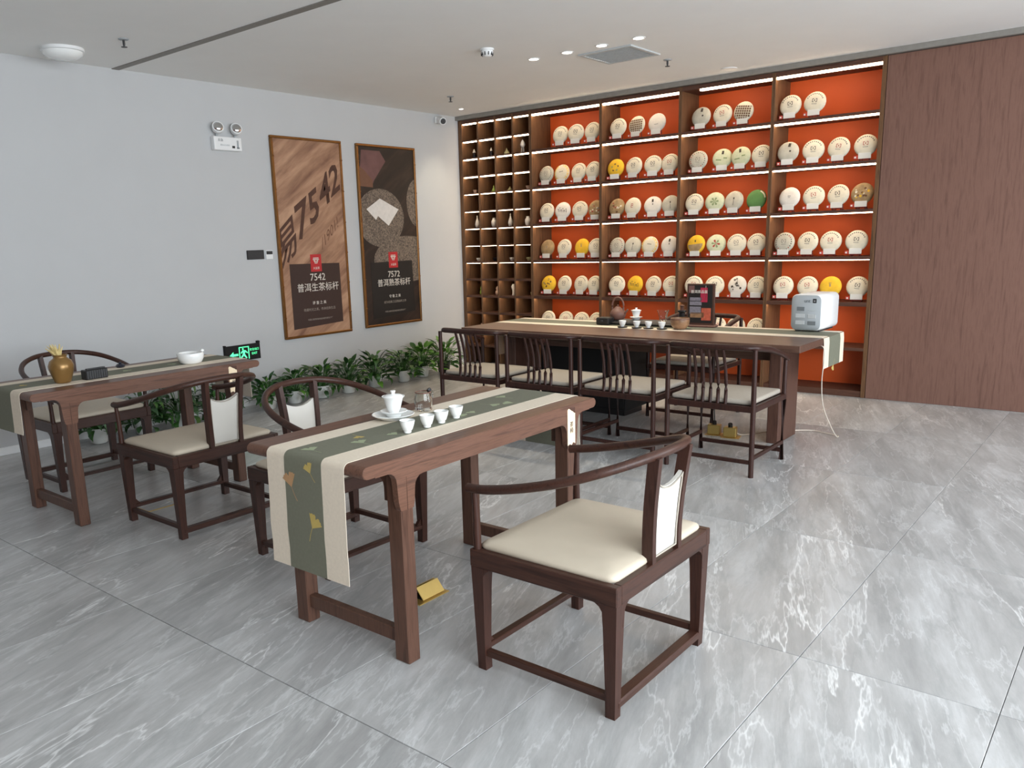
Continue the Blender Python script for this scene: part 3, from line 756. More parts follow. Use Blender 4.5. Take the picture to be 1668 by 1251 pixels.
dup(ch, (3.543, -5.075, 0), PI-.02, 'round-arm chair tucked behind the front tea table runner')
dup(ch, (1.105, -5.165, 0), PI, 'dark round-arm chair between the left tea table and the white wall')

# ------------------------------------------------------------------ long table
LT = .74
t = thing('long_tea_table', 'long dark wooden table with slab ends in front of the tea shelves', 'table', (3.375, -1.875, 0))
MB().box((-1.405, -.455, LT-.046), (1.405, .455, LT), .003).build('tabletop', 'tab_x', t)
for x in (1.13, -1.14): MB().box((x-.04, -.11, 0), (x+.04, .25, LT-.046), .004).build('slab_leg', 'lon_z', t)
MB().box((-1.10, .03, .56), (1.09, .075, LT-.046), .003).build('beam', 'tab_x', t)
P = [((1.99, -1.65, .45), (-1, 0, 0)), ((1.966, -1.65, .70), (-1, 0, 0)), ((1.969, -1.65, .735), (-.8, 0, .6)), ((1.98, -1.65, LT), (0, 0, 1)), ((4.77, -1.65, LT), (0, 0, 1)), ((4.781, -1.65, .735), (.8, 0, .6)), ((4.785, -1.65, .70), (1, 0, 0)), ((4.785, -1.65, .53), (1, 0, 0))]
runner('cream and green runner along the long table, hanging over its right end', P, [(-.225, -.11, 'linen', 'side_band'), (-.111, .131, 'sage', 'centre_band'), (.13, .215, 'linen', 'side_band')], [(2.0, .02, .05, 1.4, 'pale_print'), (3.3, .0, .045, .4, 'gold_print')], (0, 1, 0))

# ------------------------------------------------------------------ spindle chairs (front = +y)
def spindle_chair(label):
    t = thing('spindle_back_chair', label, 'chair', (0, 0, 0), 0, 'spindle-back armchairs at the long table')
    X, Y = .278, .255
    for s in (-1, 1):
        MB().tube([(s*X, -Y, 0), (s*X, -Y, .40), (s*X, -Y-.002, .775)], [.0165, .0165, .0145], 8).build('leg', 'spn', t, 60)
        MB().tube([(s*X, Y, 0), (s*X, Y, .40), (s*X, Y+.002, .66)], [.0165, .0165, .0135], 8).build('leg', 'spn', t, 60)
    f = MB().box((-X, -Y-.013, .398), (X, -Y+.013, .436), .004).box((-X, Y-.013, .398), (X, Y+.013, .436), .004)
    for s in (-1, 1): f.box((s*X-.013, -Y, .398), (s*X+.013, Y, .436), .004)
    f.box((-X+.013, -Y+.013, .42), (X-.013, Y-.013, .432))
    f.build('seat_frame', 'spn', t)
    path = [(-.284, .275, .655), (-.286, .16, .700), (-.285, -.02, .748), (-.280, -.16, .772), (-.262, -.232, .781), (-.20, -.268, .785), (0, -.292, .787)]
    path = path+[(-x, y, z) for x, y, z in path[-2::-1]]
    MB().tube(path, [.014, .016]+[.019]*9+[.016, .014], 8, smooth=4).build('arm_rail', 'spn', t, 60)
    for i in range(5):
        x = -.098+.049*i
        MB().tube([(x, -.243, .425), (x*1.0, -.236, .52), (x*.98, -.246, .64), (x*.96-.002, -.288, .785)], [.0115, .0115, .011, .010], 6, smooth=3).build('spindle', 'spn', t, 60)
    MB().box((-.262, -.236, .436), (.262, .244, .468), .013, 2).build('seat_cushion', 'greypad', t, 50)
    MB().box((-X, -Y-.010, .08), (X, -Y+.010, .103), .002).build('stretcher', 'spn', t)
    MB().box((-X, Y-.012, .05), (X, Y+.012, .075), .002).build('stretcher', 'spn', t)
    for s in (-1, 1): MB().box((s*X-.009, -Y, .105), (s*X+.009, Y, .128), .002).build('stretcher', 'spn', t)
    return t
sp = spindle_chair('spindle-back armchair at the right end of the row before the long table')
sp.location = (4.424, -2.605, 0)
dup(sp, (3.768, -2.605, 0), 0, 'spindle-back armchair third from the left before the long table')
dup(sp, (3.14, -2.605, 0), 0, 'spindle-back armchair second from the left before the long table')
dup(sp, (2.492, -2.605, 0), 0, 'spindle-back armchair leftmost before the long table, near the plants')
hc = dup(sp, (3.62, -1.36, 0), PI, 'dark armchair behind the long table, facing the room')

# black box below the table, floor sockets, cords
t = thing('black_cabinet', 'black box-like cabinet under the left half of the long table', 'cabinet', (2.78, -1.60, 0))
MB().box((-.40, -.16, .05), (.44, .20, .66), .006).build('body', 'blackm', t)
MB().box((-.37, -.12, 0), (.41, .17, .05)).build('plinth', 'black', t)
MB().box((-.385, -.168, .07), (.015, -.16, .645), .002).build('door', 'blackm', t)
MB().box((.025, -.168, .07), (.425, -.16, .645), .002).build('door', 'blackm', t)
def floor_box(label, x, y, rz=0):
    o = thing('floor_socket', label, 'socket', (x, y, 0), rz, 'brass floor sockets')
    MB().box((-.06, -.09, 0), (.06, .09, .004), .001).build('base_plate', 'brass', o)
    return o
o = floor_box('open brass pop-up floor socket beside the near tea table leg', 4.25, -5.25)
Rm = Matrix.Translation((.048, 0, .006)) @ Matrix.Rotation(math.radians(-48), 4, 'Y')
MB().box((-.062, -.055, -.002), (0, .075, .002), .001, mtx=Matrix.Translation((.045, 0, .006)) @ Matrix.Rotation(math.radians(50), 4, 'Y')).build('lid', 'brass', o)
MB().box((0, -.052, -.002), (.055, .072, .002), .001, mtx=Matrix.Translation((-.036, 0, .006)) @ Matrix.Rotation(math.radians(-58), 4, 'Y')).build('socket_plate', 'brass', o)
MB().box((-.04, -.05, .004), (.04, .07, .006)).build('recess', 'blackm', o)
o = floor_box('flat brass floor socket under the left round-arm chair', 2.14, -5.27)
MB().box((-.055, -.085, .004), (.055, .085, .0055), .001).build('lid', 'tile', o)
for lab, x, y in (('left brass socket box on the floor under the long table', 4.06, -1.93), ('right brass socket box on the floor under the long table', 4.19, -1.95)):
    o = thing('socket_box', lab, 'socket', (x, y, 0), .2, 'raised sockets under the long table')
    MB().box((-.06, -.05, 0), (.07, .05, .003)).build('base_plate', 'brass', o)
    MB().box((-.045, -.03, .003), (.045, .03, .075), .004).build('body', 'brass', o)
    MB().tube([(0, -.0, .075), (0, -.01, .1)], .016, 8).build('plug', 'black', o)
    if lab.startswith('left'): MB().tube([(0, 0, .10), (-.01, .01, .2), (-.05, .06, .4), (-.08, .14, .69)], .005, 6, smooth=5).build('black_cord', 'black', o, 60)

# ------------------------------------------------------------------ tea ware
def cup_mesh(): return MB().lathe([(.013, 0), (.015, .004), (.014, .007), (.020, .014), (.026, .032), (.0295, .048), (.0275, .048), (.023, .03), (.016, .014), (.001, .012)], 20).mesh('cup_body', 'porc', 50)
CUP = cup_mesh()
TZ = .7585
for i, (x, y) in enumerate([(4.389, -5.441), (4.388, -5.333), (4.384, -5.247), (4.374, -5.148)]):
    o = link('tea_cup', CUP, None, (x, y, TZ)); tag(o, 'small white tea cup, %s from the camera in the near table row' % ['nearest', 'second', 'third', 'farthest'][i], 'cup', 'cups on the near tea table')
def gaiwan(label, loc, s=1):
    o = thing('gaiwan', label, 'gaiwan', loc, 0)
    MB().lathe([(.03*s, .002), (.034*s, .012*s), (.05*s, .02*s), (.056*s, .024*s), (.054*s, .026*s), (.03*s, .018*s), (.001, .016*s)], 24).build('saucer', 'porc', o, 50)
    MB().lathe([(.02*s, .018*s), (.022*s, .024*s), (.028*s, .034*s), (.034*s, .056*s), (.039*s, .074*s), (.047*s, .084*s), (.045*s, .085*s), (.036*s, .072*s), (.026*s, .036*s), (.001, .03*s)], 28).build('bowl', 'porc', o, 50)
    l = MB().lathe([(.041*s, .080*s), (.040*s, .084*s), (.030*s, .090*s), (.012*s, .093*s), (.001, .0935*s)], 28).build('lid', 'porc', o, 50)
    MB().lathe([(.0085*s, .092*s), (.0075*s, .097*s), (.011*s, .104*s), (.0105*s, .107*s), (.001, .107*s)], 14).build('knob', 'porc', l, 50)
    return o
pl = thing('plate', 'white porcelain plate under the gaiwan on the near tea table', 'plate', (4.165, -5.295, TZ))
MB().lathe([(.05, 0), (.055, .004), (.075, .012), (.086, .02), (.084, .022), (.07, .014), (.05, .008), (.001, .007)], 32).build('body', 'porc', pl, 50)
gaiwan('white lidded gaiwan on a plate on the near tea table', (4.16, -5.285, TZ+.007))
def pitcher(label, loc, s=1, flare=False):
    o = thing('glass_pitcher', label, 'pitcher', loc)
    prof = [(.028, 0), (.034, .004), (.036, .02), (.037, .045), (.032, .065), (.031, .075)] if not flare else [(.022, 0), (.026, .004), (.03, .03), (.037, .06), (.046, .085)]
    inn = [(r-.003, z) for r, z in prof[:0:-1]]+[(.001, .006)]
    MB().lathe([(r*s, z*s) for r, z in prof+inn], 24).build('body', 'glass', o, 50)
    x = .035*s if not flare else .04*s
    MB().tube([(0, x*.85, .072*s), (0, x+.012*s, .074*s), (0, x+.02*s, .055*s), (0, x+.004*s, .03*s)], .004*s, 6, smooth=4).build('handle', 'glass', o, 60)
    return o
p1 = pitcher('clear glass pitcher behind the cups on the near tea table', (4.158, -5.109, TZ), 1.05)
MB().lathe([(.0335, .076), (.0345, .079), (.033, .081), (.031, .079)], 24, cap=False).build('dark_rim', 'clay', p1)
MB().tube([(0, .03, .08), (0, .042, .086), (0, .046, .075)], .006, 6, smooth=3).build('thumb_tab', 'dark', p1)
# long table set
Z3 = LT+.004
tr = thing('tea_tray', 'black tea tray on the long table with cups along its front', 'tray', (3.27, -1.56, Z3))
MB().box((-.33, -.13, 0), (.33, .15, .022), .004).build('body', 'black', tr)
MB().box((-.31, -.11, .022), (.31, .13, .025)).build('glass_top', 'dark', tr)
for i, (x, y) in enumerate([(3.229, -1.832), (3.358, -1.838), (3.455, -1.83), (3.568, -1.827)]):
    c = thing('coaster', 'round black coaster, %s under the white cups on the long table' % ['first from left', 'second from left', 'third from left', 'rightmost'][i], 'coaster', (x, y, Z3), 0, 'coasters on the long table')
    MB().lathe([(.036, 0), (.040, .004), (.040, .007), (.034, .007), (.001, .006)], 18).build('disc', 'black', c, 50)
    o = link('tea_cup', CUP, None, (x, y, Z3+.007)); tag(o, 'small white cup on a black coaster, %s on the long table' % ['first from left', 'second from left', 'third from left', 'rightmost'][i], 'cup', 'cups on the long table')
gaiwan('white gaiwan on the black tea tray on the long table', (3.15, -1.47, Z3+.025), .92)
pitcher('flared glass pitcher on the tea tray of the long table', (3.42, -1.52, Z3+.025), 1.05, True)
kt = thing('kettle', 'brown clay kettle with a high hoop handle on the long table', 'kettle', (3.035, -1.57, Z3+.030))
MB().lathe([(.04, 0), (.055, .012), (.066, .04), (.064, .06), (.05, .082), (.03, .094), (.026, .098), (.001, .10)], 24).build('body', 'clay', kt, 50)
l = MB().lathe([(.027, .097), (.02, .106), (.001, .11)], 16).build('lid', 'clay', kt, 50); MB().lathe([(.005, .108), (.009, .118), (.001, .124)], 10).build('knob', 'clay', l, 50)
MB().tube([(-.05, 0, .08), (-.052, 0, .13), (-.03, 0, .172), (0, 0, .182), (.03, 0, .172), (.052, 0, .13), (.05, 0, .08)], .0075, 8, smooth=4).build('hoop_handle', 'clay', kt, 60)
MB().tube([(.055, 0, .05), (.08, 0, .07), (.092, 0, .088)], [.012, .009, .007], 8, smooth=3).build('spout', 'clay', kt, 60)
ht = thing('kettle_stove', 'black stove block beneath the brown kettle', 'stove', (2.985, -1.70, Z3)); 
MB().box((-.06, -.04, 0), (.06, .06, .06), .012, 2).build('body', 'black', ht); MB().lathe([(.012, 0), (.012, .008)], 12, c=(0, -.0405, .03), mtx=None).build('knob', 'dark', ht)
bw_ = thing('waste_bowl', 'mottled brown tea bowl at the front of the long table', 'bowl', (3.69, -1.77, Z3))
MB().lathe([(.035, 0), (.05, .008), (.068, .035), (.072, .062), (.070, .085), (.065, .085), (.066, .06), (.04, .02), (.001, .016)], 28).build('body', 'bowlwood', bw_, 50)
MB().lathe([(.072, .074), (.0735, .078), (.072, .082)], 28, cap=False).build('rim_band', 'clay', bw_)
bo = thing('tool_vase', 'black tea tool holder with a brown knob left of the menu stand', 'holder', (3.545, -1.44, Z3))
MB().lathe([(.026, 0), (.024, .05), (.022, .09), (.036, .10), (.034, .112), (.001, .112)], 16).build('body', 'black', bo, 50)
MB().lathe([(.016, .112), (.014, .135), (.018, .15), (.001, .155)], 12).build('knob', 'clay', bo, 50)
mn = thing('menu_stand', 'dark framed menu stand with red and grey print on the long table', 'menu stand', (3.755, -1.55, Z3), .06)
MB().box((-.125, -.045, 0), (.125, .045, .014), .003).build('foot', 'clay', mn)
MB().box((-.11, -.010, .012), (.11, .008, .33), .003).build('frame', 'stencil', mn)
MB().box((-.097, -.0135, .03), (.093, -.010, .32)).build('print_sheet', 'panel2', mn)
for nm, m, a in [('red_block', 'menu_red', (-.0, .19, .055, .30)), ('grey_block', 'menu_grey', (-.085, .20, .012, .225)), ('grey_block', 'menu_grey', (-.085, .165, .01, .195)), ('grey_block', 'menu_grey', (-.085, .10, .005, .155)), ('orange_block', 'menu_orange', (.01, .05, .085, .145)), ('orange_block', 'bowlwood', (-.08, .07, .03, .11)), ('pale_block', 'postmauve', (-.095, .26, -.05, .315)), ('white_strip', 'poster_dim', (.038, .20, .044, .315))]:
    MB().box((a[0], -.0145, a[1]), (a[2], -.0133, a[3])).build(nm, m, mn)
text('heading', '普洱茶品鉴', .027, 'poster_txt', mn, front(-.01, -.0155, .268))
# appliance
ap = thing('water_dispenser', 'white rounded box appliance with grey front at the right end of the long table', 'appliance', (4.565, -1.41, Z3), -.03)
def rbox(y0, y1, hx, z0, z1, r, ins=0):
    rings = []
    for y, sh in y0_list(y0, y1, ins): 
        ring = []
        for qx, qz, a0 in ((1, 1, 0), (-1, 1, PI/2), (-1, -1, PI), (1, -1, 1.5*PI)):
            for k in range(6):
                a = a0+PI/2*k/5; cz = (z0+z1)/2; hz = (z1-z0)/2
                ring.append((qx*(hx-r)+(r-sh)*math.cos(a), y, cz+qz*(hz-r)+(r-sh)*math.sin(a)))
        rings.append(ring)
    return rings
def y0_list(y0, y1, ins): return [(y0, ins), (y0+ins, 0), (y1-ins, 0), (y1, ins)] if ins else [(y0, 0), (y1, 0)]
MB().loft(rbox(-.165, .19, .108, .008, .262, .038, .012)).build('body', 'plastic', ap, 50)
fp = MB().loft(rbox(-.172, -.163, .103, .013, .257, .036, .003)).build('front_panel', 'greyface', ap, 50)
for i, (x, z, w1) in enumerate([(-.037, .162, .055), (.044, .164, .05), (-.038, .112, .066), (.044, .110, .056), (-.038, .064, .066), (.044, .062, .056)]):
    MB().box((x-w1/2, -.1745, z-.014), (x+w1/2, -.171, z+.014 if i != 1 else z-.011), .002).build('button', 'greymark' if i in (0, 5) else 'greylight', fp)
cd_ = [(4.70, -1.84, .69), (4.79, -1.90, .685), (4.80, -1.90, .6), (4.79, -1.89, .45), (4.795, -1.85, .28), (4.82, -1.74, .12), (4.83, -1.64, .03), (4.83, -1.59, .008), (4.82, -1.55, .008), (4.78, -1.53, .008), (4.70, -1.50, .008), (4.60, -1.48, .008), (4.42, -1.62, .008), (4.30, -1.80, .008), (4.24, -1.88, .01), (4.21, -1.93, .05), (4.19, -1.95, .09)]
co_ = MB().tube([(Matrix.Translation((-4.565, 1.41, -Z3)) @ Vector(q)) for q in cd_], .0035, 6, smooth=6).build('power_cord', 'cordw', ap, 60, rot=(0, 0, .03))
text('lettering', 'unt', .034, 'greymark', fp, front(.008, -.1735, .218))
MB().box((.046, -.1745, .204), (.072, -.1715, .234), .003).build('logo_square', 'dark', fp)
text('logo_mark', 'e', .024, 'greylight', fp, front(.059, -.176, .220))
for sx_ in (-1, 1): MB().box((sx_*.07-.015, -.13, 0), (sx_*.07+.015, .15, .012)).build('foot', 'dark', ap)
# left table objects
Z2 = .7585
v = thing('flower_vase', 'old-gold faceted vase with dried straw on the left tea table', 'vase', (1.90, -5.60, Z2))
MB().lathe([(.036, 0), (.042, .006), (.052, .035), (.064, .075), (.066, .095), (.056, .122), (.036, .136), (.033, .142), (.040, .155), (.036, .155), (.03, .14), (.001, .138)], 10).build('body', 'vase', v, 60)
sp_ = MB()
Rn = random.Random(3)
for k in range(26):
    a = Rn.uniform(0, 6.28); r = Rn.uniform(.01, .045); hh = Rn.uniform(.03, .065)
    sp_.tube([(.01*math.cos(a)-.004, .01*math.sin(a)-.004, .135), (r*math.cos(a)*.6-.012, r*math.sin(a)*.6-.012, .15+hh*.5), (r*math.cos(a)-.018, r*math.sin(a)-.018, .15+hh)], [.003, .005, .0015], 4)
sp_.build('dried_flowers', 'straw', v)
c = thing('card_holder', 'black textured card box beside the gold vase', 'card holder', (1.915, -5.43, Z2), 0.05)
MB().box((-.028, -.065, 0), (.028, .065, .054), .004).build('body', 'black', c)
MB().box((-.010, -.045, .054), (.006, .063, .060), .001).build('cards', 'dark', c)
for k in range(9): MB().box((.028, -.058+.0135*k, .004), (.030, -.050+.0135*k, .05)).build('rib', 'dark', c)
b = thing('mortar_bowl', 'white bowl with a knob on its rim on the left tea table', 'bowl', (1.87, -4.80, Z2))
MB().lathe([(.055, 0), (.065, .006), (.078, .03), (.083, .058), (.078, .066), (.070, .066), (.066, .05), (.04, .02), (.001, .016)], 28).build('body', 'porc', b, 50)
MB().lathe([(.004, .0), (.013, .006), (.013, .016), (.002, .022)], 12, c=(.02, .072, .062)).build('rim_knob', 'porc', b, 50)
MB().box((-.052, -.052, .05), (.052, .052, .053)).build('ash_sand', 'greypad', b)
pn = thing('dark_cup', 'small dark tea pet near the back edge of the left tea table', 'ornament', (1.62, -5.13, Z2))
MB().lathe([(.022, 0), (.03, .008), (.02, .02), (.002, .024)], 12).build('body', 'navy', pn, 50)
MB().lathe([(.006, .02), (.01, .026), (.002, .034)], 8).build('head', 'navy', pn, 50)

# ------------------------------------------------------------------ wall things
def poster(label, y0, y1, z0, z1, ground):
    t = thing('wall_poster', label, 'poster', (0, (y0+y1)/2, z0), 0, 'framed posters on the white wall')
    w_, h_ = (y1-y0), (z1-z0); fw = .024
    MB().box((.002, -w_/2+.01, .01), (.022, w_/2-.01, h_-.01)).build('print_sheet', ground, t)
    for a, b in (((-w_/2, 0), (w_/2, fw)), ((-w_/2, h_-fw), (w_/2, h_)), ((-w_/2, fw), (-w_/2+fw, h_-fw)), ((w_/2-fw, fw), (w_/2, h_-fw))):
        f = MB().box((.001, a[0], a[1]), (.034, b[0], b[1]), .004)
        f.build('frame_bar', 'bronze', t)
    knots = MB()
    for s in (-1, 1):
        for k in range(6): knots.box((.004, s*(w_/2-fw/2)-.014, .2+.3*k), (.037, s*(w_/2-fw/2)+.014, .212+.3*k), .003)
    knots.build('frame_knots', 'bronze', t)
    return t, w_, h_
def clip_poly(pts, y0, y1, z0, z1):
    def cl(P, ins, cut):
        out = []
        for a, b in zip(P, P[1:]+P[:1]):
            ia, ib = ins(a), ins(b)
            if ia: out.append(a)
            if ia != ib: out.append(cut(a, b))
        return out
    def mix(a, b, t): return (a[0]+(b[0]-a[0])*t, a[1]+(b[1]-a[1])*t)
    for ax, v, s in ((0, y0, 1), (0, y1, -1), (1, z0, 1), (1, z1, -1)):
        if not pts: return pts
        pts = cl(pts, lambda p: (p[ax]-v)*s >= 0, lambda a, b: mix(a, b, (v-a[ax])/(b[ax]-a[ax])))
    return pts
def flat(name, pts, x, m, t, lim=None):
    if lim: pts = clip_poly(pts, *lim)
    return MB().prism(pts, 0, x-.0006, x).build(name, m, t)
def clipped_text(name, body, size, m, t, mtx, lim, bold=0):
    me = text_mesh(body, size, extrude=0, bold=bold*size); me.materials.clear(); me.materials.append(M[m]); me.transform(mtx)
    bm = bmesh.new(); bm.from_mesh(me)
    for co, no in (((0, lim[0], 0), (0, -1, 0)), ((0, lim[1], 0), (0, 1, 0)), ((0, 0, lim[2]), (0, 0, -1)), ((0, 0, lim[3]), (0, 0, 1))):
        bmesh.ops.bisect_plane(bm, geom=bm.verts[:]+bm.edges[:]+bm.faces[:], plane_co=co, plane_no=no, clear_outer=True)
    bm.to_mesh(me); bm.free(); return link(name, me, t)
def logo(t, y, z, s):
    MB().box((.0225, y-s/2, z-s*.62), (.0245, y+s/2, z+s*.62)).build('red_seal', 'poster_red', t)
    k = MB(); x = .0252; q = s*.28
    for a in ((-q, q*.35, q, q*.6), (-q*.7, -q*.1, -q*.4, q*.5), (q*.4, -q*.1, q*.7, q*.5), (-q*.35, -q*.55, q*.35, -q*.35), (-q*.35, -q*.1, q*.35, q*.1), (-q*.45, -q*.55, -q*.25, q*.1), (q*.25, -q*.55, q*.45, q*.1), (-q*.9, q*.75, q*.9, q*.95)):
        k.box((x-.001, y+a[0], z+s*.12+a[1]), (x, y+a[2], z+s*.12+a[3]))
    k.build('seal_mark', 'poster_txt', t)
    text('seal_writing', '大益茶', s*.2, 'poster_txt', t, wallL(y, z-s*.38, .0248))
# poster 1
t, w_, h_ = poster('tall framed poster with big slanted digits on a tan ground', -2.675, -1.823, .57, 2.46, 'ground1')
lim = (-w_/2+.02, w_/2-.02, .02, h_-.02)
def sheared(y, z, ang, lean, k=.86): return wallL(y, z, .0226) @ Matrix(((k*math.cos(ang), lean, 0, 0), (k*math.sin(ang), 1, 0, 0), (0, 0, 1, 0), (0, 0, 0, 1)))
clipped_text('stencil_writing', '易', .40, 'stencil', t, sheared(-.315, .90, .72, -.05), lim, .016)
for dg, y, z, sz in (('7', -.125, 1.115, .46), ('5', .034, 1.245, .41), ('4', .185, 1.40, .40), ('2', .315, 1.505, .38)):
    clipped_text('stencil_digit', dg, sz, 'stencil', t, sheared(y, z, .60, -.06), lim, .020)
clipped_text('pale_digits', '/1901!', .15, 'stencil2', t, sheared(.215, 1.0, .78, -.05), lim, .004)
flat('dark_panel', [(-.315, .085), (.315, .115), (.31, .705), (-.315, .715)], .0232, 'panel1', t)
logo(t, .01, .715, .135)
text('title', '7542', .098, 'poster_txt', t, wallL(0.02, .575, .0236))
text('title', '普洱生茶标杆', .088, 'poster_txt', t, wallL(.02, .475, .0236))
text('small_writing', '评 鉴 之 美', .036, 'poster_txt', t, wallL(.02, .325, .0236))
text('small_writing', '收藏时光之美，传承经典生活', .031, 'poster_dim', t, wallL(.02, .262, .0236))
text('small_writing', '中国云南西双版纳勐海普洱茶生产厂', .020, 'poster_dim', t, wallL(.02, .165, .0236))
# poster 2
t, w_, h_ = poster('tall framed poster showing dark pressed tea cakes', -1.62, -.766, .577, 2.457, 'ground2')
lim = (-w_/2+.02, w_/2-.02, .02, h_-.02)
def ell(cy, cz, ry, rz, n=36): return [(cy+ry*math.cos(2*PI*k/n), cz+rz*math.sin(2*PI*k/n)) for k in range(n)]
flat('mauve_shape', [(-.36, 1.82), (-.10, 1.82), (-.02, 1.72), (-.2, 1.52), (-.24, 1.45), (-.4, 1.55)], .0224, 'postmauve', t, lim)
flat('pale_shape', [(-.4, 1.66), (-.33, 1.62), (-.22, 1.52), (-.22, 1.45), (-.4, 1.46)], .0226, 'stencil2', t, lim)
flat('round_cake', ell(-.13, 1.14, .345, .30), .0226, 'postcake', t, lim)
flat('round_cake', ell(.24, .70, .50, .25), .0228, 'postcake', t, lim)
flat('round_cake', ell(.45, 1.30, .18, .26), .0224, 'postcake', t, lim)
flat('paper_square', [(-.33, 1.23), (-.13, 1.34), (.14, 1.23), (-.02, 1.06), (-.17, 1.16), (-.20, 1.12)], .0232, 'postpap', t)
flat('dark_panel', [(-.315, .085), (.33, .13), (.31, .685), (-.315, .68)], .0234, 'panel2', t)
logo(t, .02, .70, .135)
text('title', '7572', .092, 'poster_txt', t, wallL(.02, .545, .0238))
text('title', '普洱熟茶标杆', .084, 'poster_txt', t, wallL(.02, .455, .0238))
text('small_writing', '守 敬 之 美', .036, 'poster_txt', t, wallL(.02, .31, .0238))
text('small_writing', '成为经典之后的标杆之作', .031, 'poster_dim', t, wallL(.02, .25, .0238))
text('small_writing', '中国云南西双版纳勐海普洱茶生产厂', .020, 'poster_dim', t, wallL(.02, .15, .0238))

e = thing('emergency_light', 'white twin-head emergency light high on the left wall', 'lamp', (0, -3.145, 2.29))
MB().box((0, -.14, 0), (.055, .14, .115), .008, 2).build('housing', 'plastic', e)
for y in (-.095, .09):
    mx_ = Matrix.Translation((.06, y, .185)) @ Euler((0, math.radians(68), math.radians(-18))).to_matrix().to_4x4()
    MB().tube([(.03, y, .11), (.035, y, .155)], .010, 8).build('neck', 'greyface', e)
    hd = MB().lathe([(.028, -.05), (.045, -.03), (.052, 0), (.05, .015), (.045, .017), (.001, .012)], 20, mtx=mx_).build('lamp_head', 'plastic', e, 40)
    MB().lathe([(.042, .0175), (.034, .027), (.018, .033), (.001, .035)], 20, mtx=mx_).build('lens', 'chrome', hd, 50)
text('writing', '应急', .026, 'greymark', e, wallL(-.075, .083, .0556))
text('writing', '消防应急照明', .016, 'greylight', e, wallL(-.035, .042, .0556))
MB().box((.055, .038, .022), (.0562, .066, .042)).build('switch', 'dark', e); MB().box((.055, .088, .03), (.0562, .106, .09)).build('indicator_strip', 'greyface', e); MB().box((.055, .085, .02), (.0562, .112, .032)).build('indicator', 'greymark', e)
s = thing('exit_sign', 'black box sign with lit green running man and arrow low on the wall', 'sign', (0, -3.17, .435))
MB().box((0, -.19, 0), (.03, .19, .145), .003).build('housing', 'blackm', s)
MB().box((0, -.19, .145), (.03, -.175, .155)).box((0, .165, .145), (.03, .19, .165)).build('bracket', 'blackm', s)
def sg(name, polys): 
    m = MB()
    for p in polys: m.prism(p, 0, .030, .0308)
    m.build(name, 'greenlit', s)
sg('arrow', [[(-.145, .06), (-.105, .09), (-.105, .07), (-.055, .07), (-.055, .05), (-.105, .05), (-.105, .03)]])
sg('door_frame', [[(-.045, .012), (-.035, .012), (-.035, .128), (-.045, .128)], [(.055, .012), (.065, .012), (.065, .128), (.055, .128)], [(-.035, .12), (.055, .12), (.055, .128), (-.035, .128)]])
sg('running_man', [ell(-.002, .107, .009, .009, 10), [(-.028, .075), (-.005, .096), (.025, .094), (.05, .07), (.044, .063), (.022, .08), (.016, .06), (.04, .022), (.03, .018), (.004, .045), (-.024, .02), (-.034, .026), (-.006, .06), (-.002, .08), (-.022, .066)]])
text('writing', '安全出口', .026, 'greenlit', s, wallL(.122, .092, .0305)); text('writing', 'EXIT', .03, 'greenlit', s, wallL(.122, .055, .0305))
p = thing('wall_panel', 'black glossy control panel on the wall left of the posters', 'control panel', (0, -2.927, 1.345))
MB().box((0, -.093, 0), (.012, .093, .083), .003).build('plate', 'black', p); MB().box((.012, -.086, .006), (.0128, .086, .077)).build('screen', 'dark', p)
p = thing('thermostat', 'small white wall switch right of the black control panel', 'switch', (0, -2.773, 1.340))
MB().box((0, -.039, 0), (.010, .039, .082), .003).build('plate', 'plastic', p); MB().box((.010, -.034, .046), (.0112, .034, .076)).build('display', 'dark', p)
c = thing('security_camera', 'white bullet security camera under the ceiling at the corner', 'camera', (0, -.36, 2.78))
MB().box((0, -.035, -.03), (.02, .035, .04), .006).build('mount', 'plastic', c)
MB().tube([(.015, 0, .01), (.05, .0, .005)], .014, 8).build('arm', 'plastic', c)
hd = MB().tube([(.02, .02, .012), (.13, -.035, -.022)], .040, 16).build('body', 'plastic', c, 40)
MB().tube([(.128, -.034, -.0214), (.137, -.0385, -.024)], .030, 16).build('lens', 'black', hd, 40)

# ------------------------------------------------------------------ ceiling things
for i, x in enumerate([2.432, 2.748, 3.055, 3.366]):
    d = thing('downlight', 'recessed ceiling downlight, %s from left in the row of four' % ORD[i], 'ceiling light', (x, -1.866, H), 0, 'row of recessed downlights')
    MB().lathe([(.050, 0), (.050, -.004), (.040, -.005), (.036, -.001), (.036, 0)], 24, cap=False).build('rim', 'plastic', d, 50)
    MB().lathe([(.036, -.0015), (.001, -.0018)], 24).build('bulb', 'lamp', d)
    l = bpy.data.lights.new('downlight_beam', 'SPOT'); l.energy = 42; l.color = (1, .86, .66); l.spot_size = math.radians(100); l.spot_blend = .9; l.shadow_soft_size = .035
    lo = bpy.data.objects.new('downlight_beam', l); COL.objects.link(lo); lo.location = (0, 0, -.012); lo.parent = d
for nm, y, e_ in (('wall_washer_beam', -.42, 26),):
    l = bpy.data.lights.new(nm, 'SPOT'); l.energy = e_; l.color = (1, .88, .66); l.spot_size = math.radians(95); l.spot_blend = .8; l.shadow_soft_size = .03
    d = thing('downlight', 'small recessed downlight near the corner of the white wall', 'ceiling light', (.42, y, H)); 
    MB().lathe([(.030, 0), (.030, -.003), (.022, -.003), (.022, 0)], 20, cap=False).build('rim', 'plastic', d, 50)
    MB().lathe([(.022, -.001), (.001, -.0012)], 20).build('bulb', 'lamp', d)
    lo = bpy.data.objects.new(nm, l); COL.objects.link(lo); lo.location = (0, 0, -.012); lo.parent = d
g = thing('air_vent', 'square grey ceiling air vent behind the downlights', 'vent', (2.995, -1.50, H))
